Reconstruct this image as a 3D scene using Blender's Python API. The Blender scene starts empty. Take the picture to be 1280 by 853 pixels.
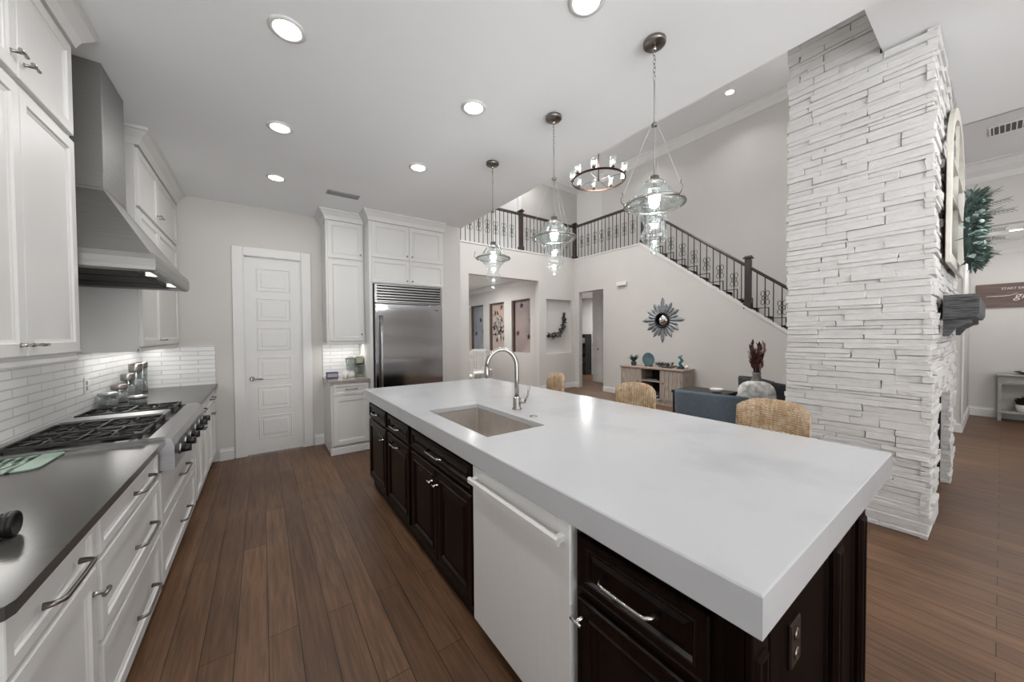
import bpy, bmesh, math, random
from mathutils import Vector, Matrix
PI = math.pi
random.seed(7)
S = bpy.context.scene
C = S.collection

# ------------------------------------------------------------------ camera
F_PX, YAW, PITCH, ROLL, EYE = 437.36, 35.505, -1.122, -0.393, 1.4696
_y, _t, _r = map(math.radians, (YAW, PITCH, ROLL))
Fv = Vector((math.sin(_y) * math.cos(_t), math.cos(_y) * math.cos(_t), math.sin(_t)))
Rv = Vector((math.cos(_y), -math.sin(_y), 0))
Uv = Rv.cross(Fv)
R2 = Rv * math.cos(_r) + Uv * math.sin(_r)
U2 = Uv * math.cos(_r) - Rv * math.sin(_r)
cam = bpy.data.cameras.new('camera')
cam.sensor_width = 36
cam.lens = F_PX / 1280 * 36
cam.clip_start = 0.05
co = bpy.data.objects.new('camera', cam)
C.objects.link(co)
co.matrix_world = Matrix(((R2.x, U2.x, -Fv.x, 0), (R2.y, U2.y, -Fv.y, 0), (R2.z, U2.z, -Fv.z, EYE), (0, 0, 0, 1)))
S.camera = co

# ------------------------------------------------------------------ light and exposure
W = bpy.data.worlds.new('world')
S.world = W
W.use_nodes = True
SKY, LOWER_FILL = 1.7, 7.0      # overcast sky; brighter lower half added to light ceilings through the open rear
_n = W.node_tree.nodes
_bg = _n['Background']
_bg.inputs[0].default_value = (0.97, 0.985, 1.0, 1)
_tc = _n.new('ShaderNodeTexCoord'); _sp = _n.new('ShaderNodeSeparateXYZ'); _mr = _n.new('ShaderNodeMapRange')
_mr.inputs['From Min'].default_value = -.06; _mr.inputs['From Max'].default_value = .06
_mr.inputs['To Min'].default_value = LOWER_FILL; _mr.inputs['To Max'].default_value = SKY
W.node_tree.links.new(_tc.outputs['Generated'], _sp.inputs[0])
W.node_tree.links.new(_sp.outputs['Z'], _mr.inputs['Value'])
W.node_tree.links.new(_mr.outputs[0], _bg.inputs[1])
S.view_settings.view_transform = 'Standard'
S.view_settings.look = 'None'
S.view_settings.exposure = 0.0
S.view_settings.gamma = 1
S.view_settings.use_curve_mapping = False


def area_light(name, loc, sx, sy, power, col=(1, .99, .98), rot=(0, 0, 0), shape='RECTANGLE', spread=PI):
    l = bpy.data.lights.new(name, 'AREA')
    l.shape = shape
    l.size = sx
    if shape in ('RECTANGLE', 'ELLIPSE'):
        l.size_y = sy
    l.energy = power
    l.color = col
    l.spread = spread
    o = bpy.data.objects.new(name, l)
    o.location = loc
    o.rotation_euler = rot
    C.objects.link(o)
    return o


P_AISLE = 7.0       # each recessed downlight over the aisle
P_DOWN = .8        # each recessed downlight
P_TUBE = 3.6        # under cabinet strips
for i, (x, y) in enumerate([(.13, 1.16), (1.276, 1.16), (.13, 2.16), (1.223, 2.15), (.136, 3.2), (1.224, 3.21), (.138, 4.23)]):
    area_light('downlight_glow', (x, y, 3.035), .13, .13, P_AISLE if x < 1 else P_DOWN, shape='DISK')
for i, (x, y) in enumerate([(7.4, 3.1), (7.4, 5.2), (5.0, 3.1), (3.3, 5.2), (5.0, 5.6), (7.4, 1.4)]):
    area_light('high_downlight_and_fill_glow', (x, y, 6.08), .16, .16, 7 if x > 7 else 46, shape='DISK', spread=2.2)  # only the first sits at a fixture; the others are added living-room fill
for x, y in [(5.0, -1.6), (7.0, -1.6), (3.4, -1.0)]:
    area_light('family_fill_glow', (x, y, 3.54), .13, .13, 24, shape='DISK')  # added fill for the family side; no fixtures there
area_light('hall_downlight_glow', (8.99, -.1, 2.93), .13, .13, 14, shape='DISK')
area_light('dining_downlight_glow', (4.3, 8.6, 2.95), 1.0, 1.0, 70, shape='DISK')
area_light('back_hall_fill_glow', (8.6, 7.9, 2.7), .3, .3, 40, shape='DISK')  # added fill that brightens the back hall; no fixture
area_light('upstairs_downlight_glow', (6.0, 7.5, 6.05), .3, .3, 14, shape='DISK')
for y0, y1 in [(1.75, 2.7), (3.9, 5.25)]:
    area_light('undercabinet_strip_glow', (-.93, (y0 + y1) / 2, 1.352), .03, y1 - y0, P_TUBE, col=(1, .98, .95))
area_light('undercabinet_strip_glow', (.88, 5.1, 1.352), .4, .03, P_TUBE * .5, col=(1, .98, .95))
for y in (2.95, 3.5):
    area_light('hood_lamp_glow', (-.7, y, 1.838), .07, .07, .35, col=(1, .96, .9), shape='DISK')


# ------------------------------------------------------------------ materials
def lin(c):
    return tuple(((v / 255) / 12.92 if v / 255 <= .04045 else ((v / 255 + .055) / 1.055) ** 2.4) for v in c) + (1,)


MATS = {}


def mat(name, rgb, rough=.5, metal=0.0, var=0.0, vscale=8, bump=0.0, bscale=60, stretch=None, emit=None, estr=0, coat=0.0, spec=None, rgb2=None, lo=.35, hi=.65):
    m = bpy.data.materials.new(name)
    m.use_nodes = True
    nt = m.node_tree
    b = nt.nodes['Principled BSDF']
    col = lin(rgb)
    b.inputs['Base Color'].default_value = col
    b.inputs['Roughness'].default_value = rough
    b.inputs['Metallic'].default_value = metal
    b.inputs['Coat Weight'].default_value = coat
    if spec is not None:
        b.inputs['Specular IOR Level'].default_value = spec
    if emit:
        b.inputs['Emission Color'].default_value = lin(emit)
        b.inputs['Emission Strength'].default_value = estr
    tc = nt.nodes.new('ShaderNodeTexCoord')
    mp = nt.nodes.new('ShaderNodeMapping')
    nt.links.new(tc.outputs['Object'], mp.inputs[0])
    if stretch:
        mp.inputs['Scale'].default_value = stretch
    nz = nt.nodes.new('ShaderNodeTexNoise')
    nz.inputs['Scale'].default_value = vscale
    nz.inputs['Detail'].default_value = 5
    nt.links.new(mp.outputs[0], nz.inputs['Vector'])
    cr = nt.nodes.new('ShaderNodeValToRGB')
    cr.color_ramp.elements[0].position = lo
    cr.color_ramp.elements[1].position = hi
    if rgb2:
        cr.color_ramp.elements[0].color = col
        cr.color_ramp.elements[1].color = lin(rgb2)
    else:
        cr.color_ramp.elements[0].color = tuple(v * (1 - var) for v in col[:3]) + (1,)
        cr.color_ramp.elements[1].color = tuple(min(1, v * (1 + var)) for v in col[:3]) + (1,)
    nt.links.new(nz.outputs['Fac'], cr.inputs[0])
    nt.links.new(cr.outputs[0], b.inputs['Base Color'])
    if bump:
        n2 = nt.nodes.new('ShaderNodeTexNoise')
        n2.inputs['Scale'].default_value = bscale
        n2.inputs['Detail'].default_value = 4
        nt.links.new(mp.outputs[0], n2.inputs['Vector'])
        bp = nt.nodes.new('ShaderNodeBump')
        bp.inputs['Strength'].default_value = bump
        bp.inputs['Distance'].default_value = .01
        nt.links.new(n2.outputs['Fac'], bp.inputs['Height'])
        nt.links.new(bp.outputs[0], b.inputs['Normal'])
    MATS[name] = m
    return m


M = MATS
mat('wall_paint', (199, 196, 192), .85, var=.015, vscale=2)
mat('wall_paint_light', (212, 210, 207), .85, var=.015, vscale=2)
mat('ceiling_paint', (238, 239, 240), .9, var=.01, vscale=1.5)
mat('trim_paint', (216, 215, 213), .45, var=.01)
mat('cabinet_white', (210, 209, 207), .38, var=.012, vscale=3)
mat('espresso', (20, 11, 8), .3, var=.35, vscale=3, stretch=(14, 14, 1.2), coat=0, spec=.14)
mat('espresso_edge', (20, 11, 9), .4, var=.3, vscale=3, coat=0, spec=.05)
mat('espresso_panel', (16, 9, 7), .5, var=.3, vscale=3, stretch=(14, 14, 1.2), spec=.03)
mat('quartz', (183, 184, 186), .18, rgb2=(172, 174, 177), vscale=2.6, lo=.52, hi=.72)
mat('dark_stone', (66, 64, 62), .24, spec=.3, var=.10, vscale=2.2)
mat('dark_edge', (28, 26, 25), .2, var=.1)
mat('grey_stone', (150, 142, 134), .2, var=.15, vscale=60)
mat('steel', (168, 167, 168), .30, 1.0, var=.05, vscale=6, stretch=(1, 1, 60))
mat('hood_steel', (142, 141, 139), .42, .75, var=.05, vscale=4, stretch=(1, 1, 30))
mat('fridge_steel', (165, 165, 167), .17, 1.0, var=.05, vscale=4, stretch=(2, 2, 60))
mat('dishwasher_steel', (228, 228, 227), .40, .25, var=.015, vscale=4, stretch=(60, 60, 1))
mat('steel_dark', (60, 59, 58), .4, 1.0, var=.05)
mat('sink_steel', (196, 189, 182), .33, .6, var=.08, vscale=5, stretch=(40, 2, 2))
mat('nickel', (172, 168, 163), .25, 1.0, var=.05)
mat('nickel_dark', (132, 127, 123), .3, 1.0, var=.05)
mat('chrome', (205, 205, 205), .12, 1.0, var=.03)
mat('bronze', (62, 45, 38), .35, .8, var=.2)
mat('iron', (38, 34, 33), .45, .4, var=.1)
mat('rail_wood', (48, 38, 36), .35, var=.25, vscale=6)
mat('cast_iron', (24, 23, 23), .5, .2, var=.15, bump=.2)
mat('black_plastic', (18, 17, 17), .3, var=.1)
mat('stone_white', (206, 204, 202), .8, var=.04, vscale=14, bump=.55, bscale=38, stretch=(1, 1, 2.4))
mat('mantel_wood', (84, 85, 86), .65, var=.45, vscale=5, stretch=(2, 2, 18), bump=.7, bscale=14)
mat('stair_tread', (70, 48, 40), .35, var=.3, vscale=5)
mat('wicker', (190, 154, 116), .8, rgb2=(220, 196, 166), vscale=26)
mat('blue_fabric', (84, 95, 104), .9, var=.10, vscale=30, bump=.3, bscale=300)
mat('navy_fabric', (38, 58, 78), .9, var=.1, vscale=30)
mat('charcoal_fabric', (46, 46, 50), .8, var=.2, vscale=20)
mat('pillow_fabric', (214, 212, 205), .9, rgb2=(150, 150, 148), vscale=16)
mat('grey_vase', (112, 110, 106), .6, var=.25, vscale=9, bump=.3, bscale=20)
mat('dry_flower', (96, 52, 46), .8, rgb2=(52, 36, 34), vscale=30)
mat('dry_flower_pale', (176, 138, 128), .8, var=.2, vscale=30)
mat('weathered_wood', (140, 126, 116), .7, rgb2=(184, 174, 164), vscale=5, stretch=(14, 14, 1.3), bump=.3)
mat('weathered_top', (140, 122, 110), .6, rgb2=(168, 152, 140), vscale=5, stretch=(14, 1.3, 14))
mat('dark_inside', (42, 34, 32), .7, var=.2)
mat('teal', (58, 112, 116), .5, var=.35, vscale=22)
mat('teal_dark', (44, 62, 66), .6, var=.3, vscale=22)
mat('plate_glaze', (96, 106, 116), .3, rgb2=(46, 106, 102), vscale=9)
mat('driftwood', (104, 94, 82), .8, rgb2=(62, 72, 60), vscale=22)
mat('shell', (208, 198, 188), .5, var=.1)
mat('sunburst_grey', (128, 132, 137), .45, .35, var=.3, vscale=14)
mat('mirror', (215, 215, 215), .04, 1.0)
mat('wreath_dark', (48, 46, 44), .7, var=.5, vscale=30)
mat('wreath_pale', (182, 178, 170), .7, var=.2, vscale=30)
mat('leaf_green', (50, 64, 58), .6, rgb2=(92, 110, 104), vscale=22)
mat('pine_green', (36, 54, 48), .7, rgb2=(60, 82, 74), vscale=30)
mat('pale_leaf', (160, 190, 186), .5, rgb2=(205, 218, 214), vscale=30)
mat('frost_twig', (118, 122, 112), .7, var=.2)
mat('sign_wood', (88, 72, 68), .7, rgb2=(112, 94, 88), vscale=4, stretch=(3, 1, 20))
mat('sign_ink', (214, 205, 202), .7)
mat('console_grey', (150, 150, 146), .55, var=.1, vscale=8)
mat('white_pot', (214, 212, 208), .4, var=.03)
mat('black_leaf', (18, 24, 18), .7, var=.4, vscale=30)
mat('frame_cream', (206, 202, 192), .6, var=.06, vscale=12)
mat('purple', (74, 58, 128), .45, var=.35, vscale=40)
mat('sage_plastic', (158, 162, 140), .4, var=.05)
mat('art_blue', (146, 152, 160), .8, var=.12, vscale=2)
mat('art_tan', (182, 160, 146), .8, rgb2=(168, 166, 168), vscale=1.2)
mat('art_mauve', (138, 126, 126), .8, rgb2=(168, 152, 142), vscale=1.2)
mat('art_side', (92, 76, 70), .8, var=.1)
mat('star_metal', (92, 66, 62), .5, .5, var=.3, vscale=30)
mat('white_paint', (222, 221, 218), .5, var=.02)
mat('hall_floor_red', (78, 46, 38), .3, var=.2)
mat('rack_black', (22, 22, 24), .5, var=.4, vscale=12)
mat('outlet_bronze', (34, 22, 18), .35, .4, var=.2)
mat('grille_dark', (40, 40, 40), .6, .3, var=.1)
mat('vent_metal', (150, 150, 150), .5, .3, var=.05)
mat('salt_glow', (255, 250, 240), .5, emit=(255, 248, 238), estr=1.1)
mat('bulb_glow', (255, 255, 255), .5, emit=(255, 250, 245), estr=14)
mat('bulb_warm', (255, 235, 210), .5, emit=(255, 236, 214), estr=12)
mat('strip_glow', (255, 255, 255), .5, emit=(255, 252, 246), estr=3)
mat('jar_fill', (222, 220, 215), .7, var=.1, vscale=30)


def glass_mat(name, tint, fac_scale=1.0, rough=.03):
    m = bpy.data.materials.new(name)
    m.use_nodes = True
    nt = m.node_tree
    for n in list(nt.nodes):
        nt.nodes.remove(n)
    out = nt.nodes.new('ShaderNodeOutputMaterial')
    mx = nt.nodes.new('ShaderNodeMixShader')
    tr = nt.nodes.new('ShaderNodeBsdfTransparent')
    gl = nt.nodes.new('ShaderNodeBsdfGlossy')
    tr.inputs[0].default_value = tint + (1,)
    gl.inputs['Roughness'].default_value = rough
    gl.inputs[0].default_value = (.95, 1, 1, 1)
    lw = nt.nodes.new('ShaderNodeLayerWeight')
    lw.inputs[0].default_value = .45
    mu = nt.nodes.new('ShaderNodeMath')
    mu.operation = 'MULTIPLY_ADD'
    mu.inputs[1].default_value = .62 * fac_scale
    mu.inputs[2].default_value = .06
    nz = nt.nodes.new('ShaderNodeTexWave')
    nz.bands_direction = 'Z'
    nz.inputs['Scale'].default_value = 18
    bp = nt.nodes.new('ShaderNodeBump')
    bp.inputs['Strength'].default_value = .35
    bp.inputs['Distance'].default_value = .004
    tc = nt.nodes.new('ShaderNodeTexCoord')
    nt.links.new(tc.outputs['Object'], nz.inputs[0])
    nt.links.new(nz.outputs['Fac'], bp.inputs['Height'])
    nt.links.new(bp.outputs[0], gl.inputs['Normal'])
    nt.links.new(lw.outputs['Facing'], mu.inputs[0])
    nt.links.new(mu.outputs[0], mx.inputs[0])
    nt.links.new(tr.outputs[0], mx.inputs[1])
    nt.links.new(gl.outputs[0], mx.inputs[2])
    nt.links.new(mx.outputs[0], out.inputs[0])
    MATS[name] = m


glass_mat('glass', (.975, .99, .99), .7)
glass_mat('jar_glass', (.80, .82, .82), .8)


def brick_mat(name, c1, c2, cm, bw, rh, mortar, rot, rough, bump, grain=0, offset=.5, coat=0.0, gstretch=None, swap=None, msmooth=.1):
    m = bpy.data.materials.new(name)
    m.use_nodes = True
    nt = m.node_tree
    b = nt.nodes['Principled BSDF']
    tc = nt.nodes.new('ShaderNodeTexCoord')
    mp = nt.nodes.new('ShaderNodeMapping')
    mp.inputs['Rotation'].default_value = rot
    nt.links.new(tc.outputs['Object'], mp.inputs[0])
    br = nt.nodes.new('ShaderNodeTexBrick')
    br.offset = offset
    br.inputs['Color1'].default_value = lin(c1)
    br.inputs['Color2'].default_value = lin(c2)
    br.inputs['Mortar'].default_value = lin(cm)
    br.inputs['Scale'].default_value = 1
    br.inputs['Mortar Size'].default_value = mortar
    br.inputs['Mortar Smooth'].default_value = msmooth
    br.inputs['Bias'].default_value = -.1
    br.inputs['Brick Width'].default_value = bw
    br.inputs['Row Height'].default_value = rh
    nt.links.new(mp.outputs[0], br.inputs['Vector'])
    colout = br.outputs['Color']
    if grain:
        m2 = nt.nodes.new('ShaderNodeMapping')
        m2.inputs['Scale'].default_value = gstretch
        nt.links.new(tc.outputs['Object'], m2.inputs[0])
        nz = nt.nodes.new('ShaderNodeTexNoise')
        nz.inputs['Scale'].default_value = 3
        nz.inputs['Detail'].default_value = 8
        nz.inputs['Roughness'].default_value = .65
        nz.inputs['Distortion'].default_value = .6
        nt.links.new(m2.outputs[0], nz.inputs['Vector'])
        mr = nt.nodes.new('ShaderNodeMapRange')
        mr.inputs['From Min'].default_value = .3
        mr.inputs['From Max'].default_value = .7
        mr.inputs['To Min'].default_value = 1 - grain
        mr.inputs['To Max'].default_value = 1 + grain
        nt.links.new(nz.outputs['Fac'], mr.inputs['Value'])
        n3 = nt.nodes.new('ShaderNodeTexNoise')
        n3.inputs['Scale'].default_value = 1.3
        n3.inputs['Detail'].default_value = 3
        nt.links.new(tc.outputs['Object'], n3.inputs['Vector'])
        mr3 = nt.nodes.new('ShaderNodeMapRange')
        mr3.inputs['From Min'].default_value = .3
        mr3.inputs['From Max'].default_value = .7
        mr3.inputs['To Min'].default_value = .8
        mr3.inputs['To Max'].default_value = 1.2
        nt.links.new(n3.outputs['Fac'], mr3.inputs['Value'])
        mm = nt.nodes.new('ShaderNodeMath')
        mm.operation = 'MULTIPLY'
        nt.links.new(mr.outputs[0], mm.inputs[0])
        nt.links.new(mr3.outputs[0], mm.inputs[1])
        vm = nt.nodes.new('ShaderNodeVectorMath')
        vm.operation = 'SCALE'
        nt.links.new(br.outputs['Color'], vm.inputs[0])
        nt.links.new(mm.outputs[0], vm.inputs['Scale'])
        colout = vm.outputs[0]
    nt.links.new(colout, b.inputs['Base Color'])
    b.inputs['Roughness'].default_value = rough
    b.inputs['Coat Weight'].default_value = coat
    if grain: b.inputs['Specular IOR Level'].default_value = .35
    inv = nt.nodes.new('ShaderNodeMath')
    inv.operation = 'SUBTRACT'
    inv.inputs[0].default_value = 1
    nt.links.new(br.outputs['Fac'], inv.inputs[1])
    bp = nt.nodes.new('ShaderNodeBump')
    bp.inputs['Strength'].default_value = bump
    bp.inputs['Distance'].default_value = .004
    nt.links.new(inv.outputs[0], bp.inputs['Height'])
    nt.links.new(bp.outputs[0], b.inputs['Normal'])
    MATS[name] = m


brick_mat('wood_floor', (103, 76, 55), (84, 60, 43), (26, 17, 12), 1.5, .127, .0018, (0, 0, PI / 2), .40, .3, grain=.42, gstretch=(14, .8, 1), offset=.37)
# wall tile: rows run along y on the left wall, along x on the back walls
brick_mat('tile_left', (226, 226, 225), (216, 216, 216), (196, 195, 192), .30, .05, .004, (PI / 2, 0, PI / 2), .25, 1.0, msmooth=.3)
brick_mat('tile_back', (226, 226, 225), (216, 216, 216), (196, 195, 192), .30, .05, .004, (PI / 2, 0, 0), .25, 1.0, msmooth=.3)
# the mapping above must put wall height on the texture's y axis
MATS['tile_left'].node_tree.nodes['Mapping'].inputs['Rotation'].default_value = (0, 0, 0)
MATS['tile_back'].node_tree.nodes['Mapping'].inputs['Rotation'].default_value = (0, 0, 0)
for nm, order in (('tile_left', ('Y', 'Z', 'X')), ('tile_back', ('X', 'Z', 'Y'))):
    nt = MATS[nm].node_tree
    mp = nt.nodes['Mapping']
    sp = nt.nodes.new('ShaderNodeSeparateXYZ')
    cb = nt.nodes.new('ShaderNodeCombineXYZ')
    nt.links.new(nt.nodes['Texture Coordinate'].outputs['Object'], sp.inputs[0])
    for i, a in enumerate(order):
        nt.links.new(sp.outputs[a], cb.inputs[i])
    nt.links.new(cb.outputs[0], mp.inputs[0])

# gently uneven refrigerator door: long horizontal waves
nt = MATS['fridge_steel'].node_tree
_m = nt.nodes.new('ShaderNodeMapping'); _m.inputs['Scale'].default_value = (.15, .15, 1.25)
_n2 = nt.nodes.new('ShaderNodeTexNoise'); _n2.inputs['Scale'].default_value = 1.6; _n2.inputs['Detail'].default_value = 1
_b = nt.nodes.new('ShaderNodeBump'); _b.inputs['Strength'].default_value = .5; _b.inputs['Distance'].default_value = .12
nt.links.new(nt.nodes['Texture Coordinate'].outputs['Object'], _m.inputs[0]); nt.links.new(_m.outputs[0], _n2.inputs['Vector'])
nt.links.new(_n2.outputs['Fac'], _b.inputs['Height']); nt.links.new(_b.outputs[0], nt.nodes['Principled BSDF'].inputs['Normal'])

# wicker gets a woven bump
nt = MATS['wicker'].node_tree
tc = nt.nodes['Texture Coordinate']
bp = nt.nodes.new('ShaderNodeBump')
bp.inputs['Strength'].default_value = 1
bp.inputs['Distance'].default_value = .008
w1 = nt.nodes.new('ShaderNodeTexWave'); w1.bands_direction = 'Y'; w1.inputs['Scale'].default_value = 14; w1.inputs['Distortion'].default_value = .8; w1.inputs['Detail Scale'].default_value = 6
w2 = nt.nodes.new('ShaderNodeTexWave'); w2.bands_direction = 'Z'; w2.inputs['Scale'].default_value = 24; w2.inputs['Distortion'].default_value = 3; w2.inputs['Detail Scale'].default_value = 4
wm = nt.nodes.new('ShaderNodeMath'); wm.operation = 'MULTIPLY_ADD'; wm.inputs[2].default_value = .15
for w_ in (w1, w2):
    nt.links.new(tc.outputs['Object'], w_.inputs[0])
nt.links.new(w1.outputs['Fac'], wm.inputs[0]); nt.links.new(w2.outputs['Fac'], wm.inputs[1])
nt.links.new(wm.outputs[0], bp.inputs['Height'])
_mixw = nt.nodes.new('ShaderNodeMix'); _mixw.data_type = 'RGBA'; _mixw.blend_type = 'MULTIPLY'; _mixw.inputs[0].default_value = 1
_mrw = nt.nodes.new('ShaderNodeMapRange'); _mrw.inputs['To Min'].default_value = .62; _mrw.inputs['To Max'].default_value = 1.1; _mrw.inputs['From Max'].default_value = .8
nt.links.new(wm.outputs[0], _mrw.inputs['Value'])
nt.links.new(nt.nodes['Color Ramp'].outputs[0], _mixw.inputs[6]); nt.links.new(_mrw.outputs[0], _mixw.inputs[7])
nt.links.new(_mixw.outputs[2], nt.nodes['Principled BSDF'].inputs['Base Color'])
nt.links.new(bp.outputs[0], nt.nodes['Principled BSDF'].inputs['Normal'])

# cutting board: translucent green with a palm leaf print
m = mat('green_board', (112, 128, 116), .12, rgb2=(112, 128, 116))
nt = m.node_tree
wv = nt.nodes.new('ShaderNodeTexWave')
wv.inputs['Scale'].default_value = 9
wv.inputs['Distortion'].default_value = 6
wv.inputs['Detail'].default_value = 1
rr = nt.nodes.new('ShaderNodeValToRGB')
rr.color_ramp.elements[0].position = .45
rr.color_ramp.elements[0].color = lin((22, 44, 28))
rr.color_ramp.elements[1].position = .6
rr.color_ramp.elements[1].color = lin((104, 122, 110))
tcn = nt.nodes['Texture Coordinate']
nt.links.new(tcn.outputs['Object'], wv.inputs[0])
nt.links.new(wv.outputs['Fac'], rr.inputs[0])
sp = nt.nodes.new('ShaderNodeSeparateXYZ')
nt.links.new(tcn.outputs['Object'], sp.inputs[0])
ls = nt.nodes.new('ShaderNodeMath')
ls.operation = 'GREATER_THAN'
ls.inputs[1].default_value = .075
nt.links.new(sp.outputs['X'], ls.inputs[0])
mx = nt.nodes.new('ShaderNodeMix')
mx.data_type = 'RGBA'
nt.links.new(ls.outputs[0], mx.inputs[0])
nt.links.new(rr.outputs[0], mx.inputs[6])
mx.inputs[7].default_value = lin((112, 130, 118))
nt.links.new(mx.outputs[2], nt.nodes['Principled BSDF'].inputs['Base Color'])


# ------------------------------------------------------------------ mesh helpers
class MB:
    def __init__(s):
        s.bm = bmesh.new()

    def box(s, x0, x1, y0, y1, z0, z1, bev=0.0, seg=1, rot=None, at=None):
        bm = s.bm
        x0, x1 = sorted((x0, x1)); y0, y1 = sorted((y0, y1)); z0, z1 = sorted((z0, z1))
        vs = [bm.verts.new(p) for p in [(x0, y0, z0), (x1, y0, z0), (x1, y1, z0), (x0, y1, z0), (x0, y0, z1), (x1, y0, z1), (x1, y1, z1), (x0, y1, z1)]]
        fs = [bm.faces.new([vs[i] for i in q]) for q in [(0, 3, 2, 1), (4, 5, 6, 7), (0, 1, 5, 4), (1, 2, 6, 5), (2, 3, 7, 6), (3, 0, 4, 7)]]
        if bev:
            es = list({e for f in fs for e in f.edges})
            r = bmesh.ops.bevel(bm, geom=es, offset=bev, segments=seg, affect='EDGES', profile=.5)
            vs = list({v for v in vs if v.is_valid} | {v for f in r['faces'] for v in f.verts})
            if seg > 1:
                for f in r['faces']:
                    f.smooth = True
        if rot is not None:
            c = Vector(at if at else ((x0 + x1) / 2, (y0 + y1) / 2, (z0 + z1) / 2))
            for v in vs:
                v.co = rot @ (v.co - c) + c
        return vs

    def prism(s, pts, axis, a0, a1):
        """polygon pts in the two other axes (order x,y,z without axis), extruded a0..a1 on axis"""
        def P(p, a):
            l = list(p)
            l.insert('xyz'.index(axis), a)
            return l
        bm = s.bm
        A = [bm.verts.new(P(p, a0)) for p in pts]
        B = [bm.verts.new(P(p, a1)) for p in pts]
        n = len(pts)
        fs = [bm.faces.new(A), bm.faces.new(B)]
        for i in range(n):
            fs.append(bm.faces.new([A[i], A[(i + 1) % n], B[(i + 1) % n], B[i]]))
        bmesh.ops.recalc_face_normals(bm, faces=fs)
        return A + B

    def rings(s, O, U, V, N, w, h, prof, back=0.0):
        """rectangular panel lofted through (inset, height) rings"""
        O, U, V, N = map(Vector, (O, U, V, N))
        bm = s.bm
        R = []
        for ins, ht in [(0, back)] + list(prof):
            R.append([bm.verts.new(O + U * u + V * v + N * ht) for u, v in ((ins, ins), (w - ins, ins), (w - ins, h - ins), (ins, h - ins))])
        fs = [bm.faces.new(R[0]), bm.faces.new(R[-1])]
        for a, b in zip(R, R[1:]):
            for i in range(4):
                fs.append(bm.faces.new([a[i], a[(i + 1) % 4], b[(i + 1) % 4], b[i]]))
        bmesh.ops.recalc_face_normals(bm, faces=fs)

    def lathe(s, c, prof, seg=24, axis='z', smooth=True, close=False):
        """prof: list of (r, h) along axis from c"""
        c = Vector(c)
        bm = s.bm
        ax = {'x': (Vector((0, 1, 0)), Vector((0, 0, 1)), Vector((1, 0, 0))), 'y': (Vector((0, 0, 1)), Vector((1, 0, 0)), Vector((0, 1, 0))), 'z': (Vector((1, 0, 0)), Vector((0, 1, 0)), Vector((0, 0, 1)))}[axis] if isinstance(axis, str) else axis
        R = []
        for r, h in prof:
            if r < 1e-6:
                R.append([bm.verts.new(c + ax[2] * h)])
            else:
                R.append([bm.verts.new(c + ax[0] * r * math.cos(2 * PI * i / seg) + ax[1] * r * math.sin(2 * PI * i / seg) + ax[2] * h) for i in range(seg)])
        fs = []
        if close:
            R.append(R[0])
        for a, b in zip(R, R[1:]):
            for i in range(seg):
                j = (i + 1) % seg
                if len(a) == 1 and len(b) == 1:
                    continue
                if len(a) == 1:
                    fs.append(bm.faces.new([a[0], b[i], b[j]]))
                elif len(b) == 1:
                    fs.append(bm.faces.new([a[i], a[j], b[0]]))
                else:
                    fs.append(bm.faces.new([a[i], a[j], b[j], b[i]]))
        if not close:
            for q in (R[0], R[-1]):
                if len(q) > 2:
                    fs.append(bm.faces.new(q))
        bmesh.ops.recalc_face_normals(bm, faces=fs)
        if smooth:
            for f in fs:
                f.smooth = len(f.verts) <= 4
        return [v for q in R for v in q]

    def cyl(s, c, r, h, axis='z', seg=16, bev=0.0):
        if bev:
            return s.lathe(c, [(r - bev, 0), (r, bev), (r, h - bev), (r - bev, h)], seg, axis)
        return s.lathe(c, [(r, 0), (r, h)], seg, axis)

    def sphere(s, c, r, seg=12, sc=(1, 1, 1)):
        n = max(4, seg // 2)
        vs = s.lathe((0, 0, 0), [(r * math.sin(PI * i / n), -r * math.cos(PI * i / n)) for i in range(n + 1)], seg)
        for v in set(vs):
            v.co = Vector((v.co.x * sc[0], v.co.y * sc[1], v.co.z * sc[2])) + Vector(c)
        return vs

    def tube(s, pts, r, seg=8, closed=False, cap=True, ell=1.0):
        pts = [Vector(p) for p in pts]
        bm = s.bm
        n = len(pts)
        R = []
        up = None
        for i in range(n):
            if closed:
                t = pts[(i + 1) % n] - pts[i - 1]
            else:
                t = pts[min(i + 1, n - 1)] - pts[max(i - 1, 0)]
            t.normalize()
            if up is None:
                up = Vector((0, 0, 1)) if abs(t.z) < .9 else Vector((1, 0, 0))
            a = t.cross(up)
            if a.length < 1e-4:
                a = t.cross(Vector((0, 1, 0)))
            a.normalize()
            b = a.cross(t).normalized()
            up = b
            rr = r[i] if isinstance(r, (list, tuple)) else r
            R.append([bm.verts.new(pts[i] + a * rr * math.cos(2 * PI * k / seg) + b * rr * ell * math.sin(2 * PI * k / seg)) for k in range(seg)])
        fs = []
        m = n if closed else n - 1
        for i in range(m):
            a, b = R[i], R[(i + 1) % n]
            off = 0
            if closed and i == n - 1:
                off = min(range(seg), key=lambda o: sum((a[k].co - b[(k + o) % seg].co).length for k in range(seg)))
            for k in range(seg):
                fs.append(bm.faces.new([a[k], a[(k + 1) % seg], b[(k + 1 + off) % seg], b[(k + off) % seg]]))
        if not closed and cap:
            fs.append(bm.faces.new(R[0]))
            fs.append(bm.faces.new(R[-1]))
        bmesh.ops.recalc_face_normals(bm, faces=fs)
        for f in fs:
            f.smooth = len(f.verts) == 4
        return [v for q in R for v in q]

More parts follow.
